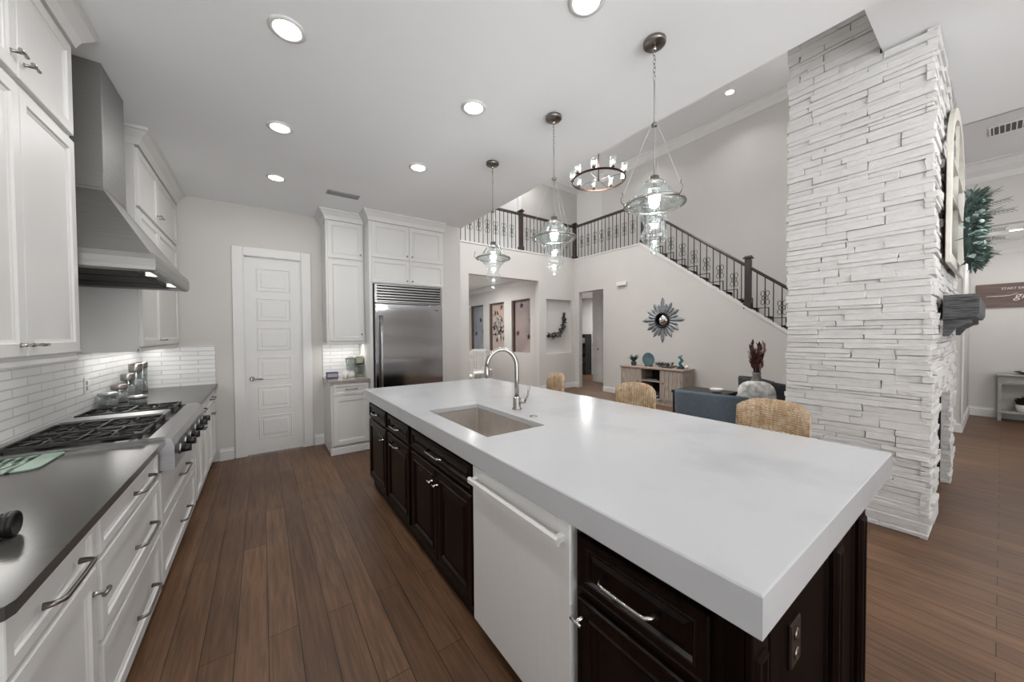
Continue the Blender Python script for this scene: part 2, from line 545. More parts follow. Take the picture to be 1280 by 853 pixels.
    def build(s, name, m, parent=None, sharp=True):
        me = bpy.data.meshes.new(name)
        off = Vector((0, 0, 0))
        p = parent
        while p is not None:
            off += p.location
            p = p.parent
        for v in s.bm.verts:
            v.co -= off
        s.bm.to_mesh(me)
        s.bm.free()
        me.materials.append(M[m] if isinstance(m, str) else m)
        o = bpy.data.objects.new(name, me)
        C.objects.link(o)
        if parent is not None:
            o.parent = parent
        return o


def tag(o, label=None, cat=None, group=None, kind=None):
    if label: o['label'] = label
    if cat: o['category'] = cat
    if group: o['group'] = group
    if kind: o['kind'] = kind
    return o


def thing(name, label, cat, loc=(0, 0, 0), group=None):
    o = bpy.data.objects.new(name, None)
    o.empty_display_size = .1
    o.location = loc
    C.objects.link(o)
    return tag(o, label, cat, group)


def recenter(o):
    """put a mesh-only thing's origin at the centre of its base"""
    vs = [v.co for v in o.data.vertices]
    c = Vector(((min(v.x for v in vs) + max(v.x for v in vs)) / 2, (min(v.y for v in vs) + max(v.y for v in vs)) / 2, min(v.z for v in vs)))
    for v in o.data.vertices:
        v.co -= c
    o.location = c
    return o


def solo(mb, name, m, label, cat, group=None):
    return recenter(tag(mb.build(name, m), label, cat, group))


def struct(mb, name, m, parent=None):
    o = mb.build(name, m, parent)
    if parent is None:
        o['kind'] = 'structure'
    return o


def copy_tree(o, loc, rz=None, label=None, group=None):
    def cp(a, par):
        c = a.copy()
        C.objects.link(c)
        c.parent = par
        for ch in list(a.children):
            cp(ch, c)
        return c
    r = cp(o, None)
    r.location = loc
    if rz is not None:
        r.rotation_euler = (0, 0, rz)
    if label: r['label'] = label
    if group: r['group'] = group
    return r


def wall_holes(mb, axis, c0, c1, u0, u1, z0, z1, holes):
    """wall slab with rectangular holes; u is the horizontal in-plane axis"""
    us = sorted({u0, u1, *[h[0] for h in holes], *[h[1] for h in holes]})
    zs = sorted({z0, z1, *[h[2] for h in holes], *[h[3] for h in holes]})
    for a, b in zip(us, us[1:]):
        for c, d in zip(zs, zs[1:]):
            if a < u0 or b > u1 or c < z0 or d > z1:
                continue
            if any(h[0] <= (a + b) / 2 <= h[1] and h[2] <= (c + d) / 2 <= h[3] for h in holes):
                continue
            if axis == 'x':
                mb.box(c0, c1, a, b, c, d)
            else:
                mb.box(a, b, c0, c1, c, d)


# ------------------------------------------------------------------ ROOM SHELL
XW = -1.08      # left wall face
YB = 5.33       # kitchen back wall face
ZC = 3.05       # kitchen ceiling
XE = 2.43       # kitchen ceiling edge
b = MB(); b.box(-1.3, XE, -3.2, 12.2, -.1, 0); b.box(XE, 12, -4.0, 12.2, -.1, 0); struct(b, 'floor', 'wood_floor')
b = MB(); wall_holes(b, 'x', XW - .12, XW, -3.2, YB + .12, 0, ZC, [(-1.9, -.1, .95, 2.1)]); struct(b, 'wall_left', 'wall_paint')  # unseen opening added so daylight reaches the island's left face
b = MB(); wall_holes(b, 'y', YB, YB + .12, XW - .12, 2.41, 0, ZC, [(-.175, .425, -1, 2.44)]); struct(b, 'wall_back', 'wall_paint')
b = MB(); b.box(2.145, 2.41, 4.69, YB, 0, ZC); b.box(2.29, 2.41, YB + .12, 6.88, 0, ZC); struct(b, 'wall_fridge_side', 'wall_paint')
b = MB(); b.box(XW - .12, XE, -3.2, 6.88, ZC, ZC + .2); b.box(XE - .1, XE, .545, 6.88, ZC + .2, 6.1); struct(b, 'ceiling', 'ceiling_paint')
# family side ceiling, two levels
b = MB(); b.box(XE, 5.85, -4.0, .545, 3.56, 3.66); struct(b, 'ceiling_family', 'ceiling_paint')
b = MB(); b.box(5.85, 8.3, -4.0, 1.3, 3.80, 3.9); b.box(5.83, 5.87, -4.0, .545, 3.56, 3.9); struct(b, 'ceiling_tray', 'ceiling_paint')
b = MB(); b.box(XE - .1, 8.9, .545, 8.2, 6.1, 6.2); struct(b, 'ceiling_living', 'ceiling_paint')
# solid bulkhead above family ceiling
b = MB(); wall_holes(b, 'y', .46, .54, XE, 8.3, 3.66, 6.1, []); struct(b, 'wall_bulkhead', 'wall_paint')
# far wall of the living room under the balcony
YF = 6.88
b = MB(); wall_holes(b, 'y', YF, YF + .14, 2.41, 7.05, 0, 3.5, [(3.74, 5.76, -1, 2.82), (6.01, 6.91, .95, 2.38)]); b.box(5.96, 6.96, YF + .1, YF + .14, .9, 2.43); struct(b, 'wall_far', 'wall_paint')
# unseen rear wall of the family side; its openings are sized to limit daylight
b = MB(); wall_holes(b, 'y', -4.1, -4.0, XE, 10.2, 0, 3.9, [(6.2, 7.4, .9, 2.6), (8.7, 9.4, .9, 2.4)]); struct(b, 'wall_rear', 'wall_paint')
# stair wall
XS = 7.05
b = MB()
def zs_(y): return 2.99 + .745 * (y - 4.13)
b.prism([(.55, 0.0), (5.89, 0.0), (5.89, 3.5), (4.815, 3.5), (.55, zs_(.55))], 'x', XS, XS + .12)
b.box(XS, XS + .12, 5.89, 6.72, 2.6, 3.5)
b.box(XS, XS + .12, 6.72, 7.02, 0, 3.5)
struct(b, 'wall_stair', 'wall_paint')
b = MB()
b.prism([(.54, zs_(.54) + .03), (.54, zs_(.54)), (4.83, 3.495), (4.83, 3.53), (4.80, 3.53)], 'x', XS - .012, XS + .13)
b.box(XS - .012, XS + .13, 4.83, 7.0, 3.5, 3.53)
b.box(2.41, XS - .012, YF - .012, YF + .13, 3.5, 3.53)
struct(b, 'trim_1', 'wall_paint_light')
# upper walls
b = MB(); b.box(8.2, 8.3, -0.0 + 1.3, 6.9, 0, 6.1); struct(b, 'wall_upper_right', 'wall_paint')
b = MB(); b.box(8.36, 8.44, 6.9, 8.05, 3.5, 6.1); b.box(8.3, 8.44, 6.88, 6.92, 3.5, 6.1); struct(b, 'wall_landing', 'wall_paint_light')
b = MB(); wall_holes(b, 'y', 8.05, 8.15, 2.3, 8.5, 3.5, 6.1, [(5.15, 6.02, 3.5, 5.75)]); struct(b, 'wall_upper_back', 'wall_paint')
b = MB(); b.box(2.41, 8.36, YF + .14, 8.05, 3.3, 3.5); struct(b, 'floor_landing', 'ceiling_paint')
d = MB(); d.box(5.2, 5.97, 8.06, 8.10, 3.5, 5.70); d = struct(d, 'door_2', 'trim_paint')
t = MB(); t.box(5.08, 5.2, 8.02, 8.06, 3.5, 5.8); t.box(5.97, 6.09, 8.02, 8.06, 3.5, 5.8); t.box(5.2, 5.97, 8.02, 8.06, 5.7, 5.8); t.build('door_casing', 'trim_paint', d)
# stairs behind the knee wall
b = MB()
for i in range(17):
    zt = 3.43 - i * .183
    y1 = 4.86 - i * .2457
    b.box(XS + .12, 8.2, y1 - .2457 - .02, y1, zt - .183 - .04, zt - .183)
    b.box(XS + .12, 8.2, y1 - .02, y1, zt - .183, zt)
struct(b, 'stairs', 'stair_tread')


def crown(mb, axis, face, sgn, a0, a1, ztop, w=.11, h=.13, m=None):
    """crown moulding: profile in (distance from wall, z)"""
    pr = [(0, 0), (w, 0), (w, -.02), (w * .82, -.035), (w * .6, -h * .45), (w * .3, -h * .7), (w * .2, -h * .85), (w * .08, -h), (0, -h)]
    pts = [(face + sgn * p, ztop + q) for p, q in pr]
    if axis == 'y':      # runs along y, wall at x=face
        mb.prism(pts, 'y', a0, a1)
    else:
        mb.prism(pts, 'x', a0, a1)


def baseboard(mb, axis, face, sgn, a0, a1, h=.14, t=.016):
    pts = [(face, 0), (face + sgn * t, 0), (face + sgn * t, h * .78), (face + sgn * t * .5, h * .86), (face + sgn * t * .5, h), (face, h)]
    mb.prism(pts, axis, a0, a1)


b = MB()
crown(b, 'y', 8.2, -1, 1.3, 6.9, 6.1, .13, .19)
struct(b, 'trim_2', 'trim_paint')
b = MB()
crown(b, 'x', 8.05, -1, 2.4, 8.36, 6.1, .10, .14)
struct(b, 'trim_3', 'trim_paint')
b = MB(); baseboard(b, 'x', YB, -1, XW + .65, -.30); struct(b, 'baseboard_back', 'trim_paint')
b = MB(); baseboard(b, 'x', YB, -1, .55, .66); struct(b, 'baseboard_pantry', 'trim_paint')
b = MB(); baseboard(b, 'y', XS, -1, .56, 5.89); baseboard(b, 'y', XS, -1, 6.72, YF); struct(b, 'baseboard_stair', 'trim_paint')
b = MB(); baseboard(b, 'x', YF, -1, 5.76, XS - .016); baseboard(b, 'x', YF, -1, 2.41, 3.74); struct(b, 'baseboard_far', 'trim_paint')

# hall behind the stair wall opening
b = MB(); b.box(9.7, 9.8, 6.0, 11, 0, 2.75); struct(b, 'wall_hall_end', 'wall_paint_light')
b = MB(); b.box(8.3, 8.4, 6.92, 7.35, 0, 2.75); struct(b, 'wall_hall_side', 'wall_paint_light')
b = MB(); b.box(7.17, 10, 6.95, 11, 2.75, 2.85); b.box(7.17, 8.3, 5.7, 6.95, 2.75, 2.85); struct(b, 'ceiling_hall', 'ceiling_paint')
b = MB(); b.box(6.4, 10, 10.9, 11, 0, 2.75); struct(b, 'wall_hall_back', 'wall_paint_light')
b = MB(); b.box(7.05, 7.12, 7.02, 11, 0, 3.3); struct(b, 'wall_hall_left', 'wall_paint_light')
b = MB(); baseboard(b, 'y', 9.7, -1, 6.0, 11); baseboard(b, 'y', 8.3, -1, 6.92, 7.24); struct(b, 'baseboard_hall', 'trim_paint')
b = MB(); b.box(8.275, 8.3, 6.93, 7.14, 0, 2.3); d3 = struct(b, 'door_3', 'trim_paint')
b = MB(); b.sphere((8.255, 7.1, 1.0), .03); b.build('door_handle', 'nickel', d3)

# dining room beyond the opening in the far wall
nich = [(7.42, 8.29), (8.67, 9.53), (9.88, 10.74)]
b = MB(); wall_holes(b, 'x', 5.9, 6.04, 7.02, 11.5, 0, 2.97, [(y0, y1, .95, 2.44) for y0, y1 in nich]); b.box(6.02, 6.06, 7.02, 11.5, .9, 2.5); struct(b, 'wall_dining_right', 'wall_paint')
b = MB(); b.box(2.3, 6.04, 11.4, 11.5, 0, 2.97); struct(b, 'wall_dining_back', 'wall_paint_light')
b = MB(); b.box(2.3, 2.4, 7.02, 11.5, 0, 2.97); struct(b, 'wall_dining_left', 'wall_paint')
b = MB(); b.box(2.3, 6.04, 7.02, 11.5, 2.97, 3.05); struct(b, 'ceiling_dining', 'ceiling_paint')
b = MB(); crown(b, 'y', 5.9, -1, 7.02, 11.4, 2.97); crown(b, 'x', 11.4, -1, 2.4, 5.9, 2.97); struct(b, 'trim_4', 'trim_paint')

# family side far wall with opening into a hall
b = MB(); b.box(8.2, 8.32, .335, 1.3, 0, 3.8); b.box(8.2, 8.32, -4.0, .335, 2.92, 3.8); struct(b, 'wall_family_right', 'wall_paint')
b = MB(); crown(b, 'y', 8.2, -1, -4.0, 1.3, 3.8, .16, .26); struct(b, 'trim_5', 'trim_paint')
b = MB(); baseboard(b, 'y', 8.2, -1, .335, 1.3); baseboard(b, 'x', .335, -1, 8.3, 10.1, .16); struct(b, 'baseboard_family', 'trim_paint')
b = MB(); b.box(8.32, 10.1, .335, .45, 0, 2.95); struct(b, 'wall_side_hall', 'wall_paint')
b = MB(); b.box(8.185, 8.335, .32, .335, 0, 2.92); struct(b, 'trim_6', 'trim_paint')
b = MB(); b.box(10.1, 10.2, -4.0, .45, 0, 2.95); struct(b, 'wall_side_hall_end', 'wall_paint')
b = MB(); b.box(8.32, 10.2, -4.0, .45, 2.95, 3.05); struct(b, 'ceiling_side_hall', 'ceiling_paint')
b = MB(); crown(b, 'y', 10.1, -1, -4.0, .335, 2.95, .16, .2); struct(b, 'trim_7', 'trim_paint')
b = MB(); baseboard(b, 'y', 10.1, -1, -4.0, .335, .16); struct(b, 'baseboard_side_hall', 'trim_paint')

# tiled backsplash
b = MB(); b.box(XW, XW + .012, .9, YB, .914, 1.36); struct(b, 'trim_8', 'tile_left')
b = MB(); b.box(XW + .012, -.45, YB - .012, YB, .914, 1.36); struct(b, 'trim_9', 'tile_back')
b = MB(); b.box(.66, 1.12, YB - .012, YB, .914, 1.37); struct(b, 'trim_10', 'tile_back')
# painted panel behind the hood with ledge moulding
b = MB(); b.box(XW, XW + .03, 2.73, 3.83, 1.36, 1.40, .004); b.box(XW, XW + .018, 3.76, 3.83, 1.40, 3.0, .003); b.box(XW, XW + .018, 2.73, 2.78, 1.40, 3.0, .003); struct(b, 'trim_11', 'trim_paint')

# ------------------------------------------------------------------ pantry door
d = MB(); d.box(-.17, .42, YB + .03, YB + .07, .012, 2.43)
d = struct(d, 'door_1', 'trim_paint')
t = MB()
for x0, x1, z0, z1 in [(-.285, -.175, 0, 2.55), (.425, .535, 0, 2.55), (-.175, .425, 2.44, 2.55)]:
    t.box(x0, x1, YB - .022, YB, z0, z1, .006)
t.box(-.175, -.165, YB, YB + .1, 0, 2.44); t.box(.415, .425, YB, YB + .1, 0, 2.44)
t.build('door_casing', 'trim_paint', d)
for k in range(6):
    z0 = .18 + k * .368
    p = MB(); p.rings((-.055, YB + .03, z0), (1, 0, 0), (0, 0, 1), (0, -1, 0), .36, .29, [(0, .002), (.012, .006), (.02, -.006), (.035, -.006), (.055, .004)], -.001)
    p.build('door_panel', 'trim_paint', d)
h = MB(); h.lathe((-.11, YB + .03, .94), [(.028, 0), (.028, .008), (.012, .014), (.012, .05)], 16, (Vector((1, 0, 0)), Vector((0, 0, 1)), Vector((0, -1, 0))))
h.tube([(-.11, YB - .02, .94), (-.07, YB - .022, .942), (-.0, YB - .02, .935)], .009, 8)
h.build('door_handle', 'nickel', d)


# ------------------------------------------------------------------ cabinet helpers
RAISED = [(0, .018), (.003, .021), (.055, .021), (.062, .012), (.075, .010), (.10, .018)]
FLATP = [(0, .018), (.003, .020), (.050, .020), (.055, .013), (.062, .011), (.066, .008)]


def facefr(face, O):
    """returns U,V,N for a face code: '+x','-x','-y'"""
    return {'+x': ((0, 1, 0), (0, 0, 1), (1, 0, 0)), '-x': ((0, 1, 0), (0, 0, 1), (-1, 0, 0)), '-y': ((1, 0, 0), (0, 0, 1), (0, -1, 0))}[face]


def P3(face, plane, u, z, out=0.0):
    if face == '+x': return Vector((plane + out, u, z))
    if face == '-x': return Vector((plane - out, u, z))
    return Vector((u, plane - out, z))


def front(name, face, plane, u0, u1, z0, z1, m, parent, prof=FLATP, small=False):
    U, V, N = facefr(face, None)
    if small:
        prof = [(a * .62 if a > .004 else a, h) for a, h in prof]
    b = MB()
    b.rings(P3(face, plane, u0, z0), U, V, N, u1 - u0, z1 - z0, prof, 0)
    return b.build(name, m, parent)


def bar_handle(face, plane, u, z, L, m, parent, vertical=False, out=.035, name='handle'):
    b = MB()
    def pt(a, o):
        return P3(face, plane, u, z + a, o) if vertical else P3(face, plane, u + a, z, o)
    h = L / 2
    b.tube([pt(-h, 0), pt(-h + .003, out * .6), pt(-h + .012, out * .95), pt(-h + .026, out), pt(0, out * 1.03), pt(h - .026, out), pt(h - .012, out * .95), pt(h - .003, out * .6), pt(h, 0)],
           [.010, .007, .0065, .0062, .0058, .0062, .0065, .007, .010], 8)
    return b.build(name, m, parent)


def t_knob(face, plane, u, z, m, parent, vertical=False, L=.045):
    b = MB()
    b.tube([P3(face, plane, u, z, 0), P3(face, plane, u, z, .006), P3(face, plane, u, z, .03)], [.009, .006, .006], 8)
    if vertical:
        b.tube([P3(face, plane, u, z - L / 2, .03), P3(face, plane, u, z, .033), P3(face, plane, u, z + L / 2, .03)], [.007, .006, .007], 8)
    else:
        b.tube([P3(face, plane, u - L / 2, z, .03), P3(face, plane, u, z, .033), P3(face, plane, u + L / 2, z, .03)], [.007, .006, .007], 8)
    return b.build('knob', m, parent)


# ------------------------------------------------------------------ LEFT RUN: base cabinets
XF = -.48   # carcass front, doors stand 20 mm proud


def base_left(y0, y1, label, group=None):
    t = thing('base_cabinet', label, 'cabinet', (-.77, (y0 + y1) / 2, 0), group)
    b = MB(); b.box(XW + .005, XF, y0 + .001, y1 - .001, .10, .883); b.build('body', 'cabinet_white', t)
    b = MB(); b.box(-.56, -.54, y0 + .001, y1 - .001, 0, .10); b.build('toe_kick', 'cabinet_white', t)
    return t


t = base_left(1.20, 1.752, 'white base cabinet with one drawer over one door, nearest end of the left counter')
d = front('drawer', '+x', XF, 1.235, 1.735, .73, .865, 'cabinet_white', t, small=True); bar_handle('+x', XF + .02, 1.50, .793, .22, 'nickel_dark', d)
d = front('door', '+x', XF, 1.235, 1.735, .115, .71, 'cabinet_white', t); t_knob('+x', XF + .02, 1.70, .635, 'nickel_dark', d)
t = base_left(1.752, 2.612, 'white three-drawer base cabinet between the nearest drawer-and-door unit and the rangetop')
for z0, z1, hz in [(.73, .865, .795), (.435, .71, .56), (.115, .415, .25)]:
    d = front('drawer', '+x', XF, 1.775, 2.59, z0, z1, 'cabinet_white', t, small=z1 > .8)
    bar_handle('+x', XF + .02, 2.28, hz, .25, 'nickel_dark', d)
t = thing('base_cabinet', 'white two-drawer base cabinet directly under the steel rangetop', 'cabinet', (-.77, 3.21, 0))
b = MB(); b.box(XW + .005, XF, 2.613, 3.807, .10, .745); b.build('body', 'cabinet_white', t)
b = MB(); b.box(-.56, -.54, 2.613, 3.807, 0, .10); b.build('toe_kick', 'cabinet_white', t)
for z0, z1, hz in [(.435, .73, .56), (.115, .415, .25)]:
    d = front('drawer', '+x', XF, 2.64, 3.78, z0, z1, 'cabinet_white', t)
    bar_handle('+x', XF + .02, 3.26, hz, .25, 'nickel_dark', d)
for y0, y1, lab in [(3.808, 4.57, 'white base cabinet with drawer and two doors, just past the rangetop'), (4.57, 5.32, 'white base cabinet with drawer and two doors, last one against the back wall')]:
    t = base_left(y0, y1, lab)
    d = front('drawer', '+x', XF, y0 + .025, y1 - .025, .73, .865, 'cabinet_white', t, small=True); bar_handle('+x', XF + .02, (y0 + y1) / 2, .80, .2, 'nickel_dark', d)
    ym = (y0 + y1) / 2
    for a, c, k in [(y0 + .025, ym - .003, ym - .04), (ym + .003, y1 - .025, ym + .04)]:
        d = front('door', '+x', XF, a, c, .115, .71, 'cabinet_white', t); t_knob('+x', XF + .02, k, .635, 'nickel_dark', d)

# counters
b = MB()
b.prism([(XW + .002, 1.183), (-.46, 1.183), (-.443, 1.19), (-.435, 1.208), (-.435, 2.614), (XW + .002, 2.614)], 'z', .884, .914)
solo(b, 'countertop', 'dark_stone', 'dark grey polished stone countertop, near piece in front of the rangetop', 'countertop')
b = MB()
b.prism([(XW + .002, 3.806), (-.435, 3.806), (-.435, 5.328), (XW + .002, 5.328)], 'z', .884, .914)
solo(b, 'countertop', 'dark_stone', 'dark grey polished stone countertop, far piece between rangetop and back wall', 'countertop')

# rangetop
t = thing('rangetop', 'stainless steel gas rangetop with black grates and front knobs set in left counter', 'rangetop', (-.75, 3.21, .745))
b = MB()
b.prism([(XW + .014, .747), (-.40, .747), (-.40, .875), (-.412, .912), (-.44, .93), (-.50, .93), (-.505, .915), (XW + .06, .915), (XW + .06, .94), (XW + .014, .94)], 'y', 2.616, 3.804)
b.box(XW + .06, -.50, 2.616, 2.64, .915, .93); b.box(XW + .06, -.50, 3.78, 3.804, .915, .93)
b.build('body', 'steel', t)
b = MB(); b.box(XW + .06, -.51, 2.64, 3.22, .914, .919); b.box(XW + .06, -.51, 3.47, 3.78, .914, .919); b.build('burner_pan', 'steel_dark', t)
mods = [(2.65, 2.93), (2.94, 3.215), (3.475, 3.775)]
for y0, y1 in mods:
    ym = (y0 + y1) / 2
    for xc in (-.88, -.65):
        b = MB(); b.lathe((xc, ym, .918), [(.055, 0), (.055, .012), (.04, .016), (.035, .022), (0, .024)], 20); b.build('burner', 'cast_iron', t)
    g = MB()
    x0, x1 = -1.0, -.53
    for y in (y0 + .01, y1 - .01):
        g.box(x0, x1, y - .007, y + .007, .942, .956)
    for x in (x0 + .007, (x0 + x1) / 2, x1 - .007):
        g.box(x - .007, x + .007, y0 + .004, y1 - .004, .942, .956)
    for xc in (-.88, -.65):
        for k in range(8):
            a = k * PI / 4 + PI / 8 * 0
            if k % 2 == 0 and (k // 2) % 2 == 1:
                r1 = (y1 - y0) / 2 - .012
            else:
                r1 = .105
            dx, dy = math.cos(a), math.sin(a)
            r1 = min(r1, ((y1 - y0) / 2 - .012) / max(abs(dy), 1e-3)) if abs(dy) > .1 else r1
            g.tube([(xc + dx * .03, ym + dy * .03, .95), (xc + dx * r1, ym + dy * r1, .95)], .0065, 6)
    for x in (x0 + .01, x1 - .01):
        for y in (y0 + .012, y1 - .012):
            g.box(x - .008, x + .008, y - .008, y + .008, .917, .945)
    g.build('grate', 'cast_iron', t)
b = MB(); b.box(-1.0, -.54, 3.235, 3.455, .915, .952, .006); gr = b.build('griddle', 'steel', t)
b = MB(); b.box(-.98, -.56, 3.25, 3.44, .9525, .9535); b.box(-.99, -.55, 3.238, 3.25, .9525, .962, .003); b.build('griddle_plate', 'steel', gr)
for y in (2.76, 2.93, 3.10, 3.32, 3.49, 3.66):
    k = MB(); k.lathe((-.40, y, .82), [(.03, 0), (.03, .006), (.024, .01)], 20, 'x'); bz = k.build('knob_bezel', 'steel', t)
    k = MB(); k.lathe((-.392, y, .82), [(.023, 0), (.022, .03), (.02, .036), (0, .036)], 16, 'x'); k.box(-.366, -.348, y - .005, y + .005, .80, .84, .002); k.build('knob', 'black_plastic', bz)

# range hood
t = thing('range_hood', 'large stainless steel chimney range hood over the rangetop', 'range hood', (-.77, 3.29, 1.82))
b = MB()
y0, y1, xf = 2.735, 3.835, -.475
lip = [(XW + .002, y0, xf, y1, 1.835), (XW + .002, y0, xf - .0, y1, 1.90), (XW + .002, y0 + .012, xf - .02, y1 - .012, 1.925)]
def qring(bm, x0, ya, x1, yb, z): return [bm.verts.new(p) for p in ((x0, ya, z), (x1, ya, z), (x1, yb, z), (x0, yb, z))]
bm = b.bm
R = [qring(bm, XW + .002, y0 + .03, xf - .03, y1 - .03, 1.86), qring(bm, XW + .002, y0 + .03, xf - .03, y1 - .03, 1.83), qring(bm, XW + .002, y0 + .012, xf - .012, y1 - .012, 1.83),
     qring(bm, XW + .002, y0 + .003, xf - .003, y1 - .003, 1.84), qring(bm, XW + .002, y0, xf, y1, 1.86), qring(bm, XW + .002, y0, xf, y1, 1.90), qring(bm, XW + .002, y0 + .008, xf - .008, y1 - .008, 1.93), qring(bm, XW + .002, y0 + .025, xf - .025, y1 - .025, 1.938),
     qring(bm, XW + .002, 3.03, -.73, 3.44, 2.315), qring(bm, XW + .002, 3.03, -.73, 3.44, 2.33)]
fs = [bm.faces.new(R[0]), bm.faces.new(R[-1])]
for p, q in zip(R, R[1:]):
    for i in range(4):
        fs.append(bm.faces.new([p[i], p[(i + 1) % 4], q[(i + 1) % 4], q[i]]))
bmesh.ops.recalc_face_normals(bm, faces=fs)
b.build('canopy', 'hood_steel', t)
b = MB(); b.box(XW + .002, -.73, 3.035, 3.435, 2.33, ZC - .002, .004); b.build('chimney', 'hood_steel', t)
b = MB()
for k in range(3):
    ya = 2.775 + k * .345
    b.box(-1.04, -.58, ya, ya + .33, 1.846, 1.858)
    for j in range(9):
        b.box(-1.03, -.59, ya + .02 + j * .034, ya + .032 + j * .034, 1.838, 1.85)
b.build('baffle_filter', 'steel_dark', t)
for y in (3.0, 3.57):
    b = MB(); b.lathe((-.54, y, 1.836), [(.026, 0), (.026, .02)], 20); f = b.build('hood_lamp', 'salt_glow', t)

# upper cabinets on the left wall
XU = -.77


def crown_box(mb, xf, y0, y1, near=True, far=False, z=ZC):
    pass


def crown_around(parent, x0, x1, y0, y1, ztop, sides, m='cabinet_white', w=.075, h=.12):
    """mitred crown: stacked rings around a rectangle, open where sides lacks a letter"""
    prof = [(.0, -h), (w * .12, -h), (w * .2, -h * .85), (w * .35, -h * .62), (w * .7, -h * .35), (w * .85, -h * .22), (w, -h * .18), (w, 0), (0, 0)]
    b = MB()
    R = []
    for p, q in prof:
        xa = x0 - (p if 'l' in sides else 0)
        xb = x1 + (p if 'r' in sides else 0)
        ya = y0 - (p if 'n' in sides else 0)
        yb = y1 + (p if 'f' in sides else 0)
        R.append(qring(b.bm, xa, ya, xb, yb, ztop + q))
    fs = [b.bm.faces.new(R[0])]
    for p, q in zip(R, R[1:]):
        for i in range(4):
            fs.append(b.bm.faces.new([p[i], p[(i + 1) % 4], q[(i + 1) % 4], q[i]]))
    fs.append(b.bm.faces.new(R[-1]))
    bmesh.ops.recalc_face_normals(b.bm, faces=fs)
    return b.build('crown_moulding', m, parent)


def upper_left(y0, y1, ym, label):
    t = thing('upper_cabinet', label, 'cabinet', (-.91, (y0 + y1) / 2, 1.36))
    b = MB(); b.box(XW + .002, XU, y0, y1, 1.38, 2.94); b.build('body', 'cabinet_white', t)
    b = MB(); b.box(XU - .012, XU + .008, y0, y1, 1.355, 1.38, .003); b.box(XW + .002, XU, y1 - .02 if y1 < 3 else y0, (y1 if y1 < 3 else y0 + .02), 1.355, 1.38); b.build('light_rail', 'cabinet_white', t)
    for a, c, k in [(y0 + .015, ym - .002, ym - .045), (ym + .002, y1 - .015, ym + .045)]:
        d = front('door', '+x', XU, a, c, 1.395, 2.445, 'cabinet_white', t); t_knob('+x', XU + .02, k, 1.44, 'nickel', d, L=.05)
        d = front('door', '+x', XU, a, c, 2.475, 2.915, 'cabinet_white', t); t_knob('+x', XU + .02, k, 2.55, 'nickel', d, L=.05)
    return t


t = upper_left(1.73, 2.725, 2.22, 'tall white wall cabinet left of the range hood, four doors with crown')
crown_around(t, XW + .002, XU + .02, 1.73, 2.725, ZC - .002, 'rf')
t = upper_left(3.84, 5.325, 4.46, 'tall white wall cabinet beyond the range hood against the back wall')
crown_around(t, XW + .002, XU + .02, 3.84, 5.325, ZC - .002, 'rn')
b = MB(); b.box(-.96, -.90, 1.78, 2.68, 1.366, 1.379); b.build('strip_light', 'strip_glow', bpy.data.objects['upper_cabinet'])

# ------------------------------------------------------------------ BACK WALL: narrow cabinets, fridge
t = thing('base_cabinet', 'small white base cabinet with one drawer and one door beside the refrigerator', 'cabinet', (.88, 5.0, 0))
b = MB(); b.box(.665, 1.118, 4.74, YB - .002, .10, .883); b.build('body', 'cabinet_white', t)
b = MB(); b.box(.665, 1.118, 4.76, 4.78, 0, .10); b.box(.665, .68, 4.78, YB - .02, 0, .10); b.box(.655, 1.118, 4.715, 4.74, 0.0, .085, .004); b.build('toe_kick', 'cabinet_white', t)
d = front('drawer', '-y', 4.74, .69, 1.10, .73, .865, 'cabinet_white', t, small=True); bar_handle('-y', 4.72, .90, .80, .13, 'nickel', d)
d = front('door', '-y', 4.74, .69, 1.10, .115, .71, 'cabinet_white', t)
b = MB(); b.prism([(.645, 4.70), (1.118, 4.70), (1.118, YB - .012), (.645, YB - .012)], 'z', .884, .914)
solo(b, 'countertop', 'grey_stone', 'small grey stone countertop under the coffee things beside refrigerator', 'countertop')
t = thing('upper_cabinet', 'narrow white wall cabinet above the small coffee counter', 'cabinet', (.88, 5.1, 1.36))
b = MB(); b.box(.665, 1.118, 4.95, YB - .002, 1.38, 2.94); b.build('body', 'cabinet_white', t)
b = MB(); b.box(.66, 1.118, 4.935, 4.955, 1.355, 1.38, .003); b.build('light_rail', 'cabinet_white', t)
d = front('door', '-y', 4.95, .685, 1.10, 1.395, 2.425, 'cabinet_white', t); t_knob('-y', 4.93, 1.07, 1.48, 'nickel', d, True, .02)
d = front('door', '-y', 4.95, .685, 1.10, 2.455, 2.915, 'cabinet_white', t); t_knob('-y', 4.93, 1.07, 2.52, 'nickel', d, True, .02)
crown_around(t, .665, 1.118, 4.93, YB - .002, ZC - .002, 'ln')
# fridge surround
t = thing('fridge_cabinet', 'white cabinet surround with four doors above the refrigerator', 'cabinet', (1.63, 5.0, 0))
b = MB(); b.box(1.12, 1.158, 4.69, YB - .002, 0, 2.94); b.box(2.10, 2.143, 4.69, YB - .002, 0, 2.94); b.box(1.158, 2.10, 4.69, YB - .002, 2.14, 2.94); b.build('body', 'cabinet_white', t)
xm = 1.635
for a, c, k in [(1.15, xm - .002, xm - .035), (xm + .002, 2.118, xm + .035)]:
    d = front('door', '-y', 4.69, a, c, 2.15, 2.44, 'cabinet_white', t, small=True); t_knob('-y', 4.67, k, 2.19, 'nickel', d, True, .02)
    d = front('door', '-y', 4.69, a, c, 2.47, 2.915, 'cabinet_white', t); t_knob('-y', 4.67, k, 2.52, 'nickel', d, True, .02)
crown_around(t, 1.12, 2.143, 4.67, YB - .002, ZC - .002, 'ln')
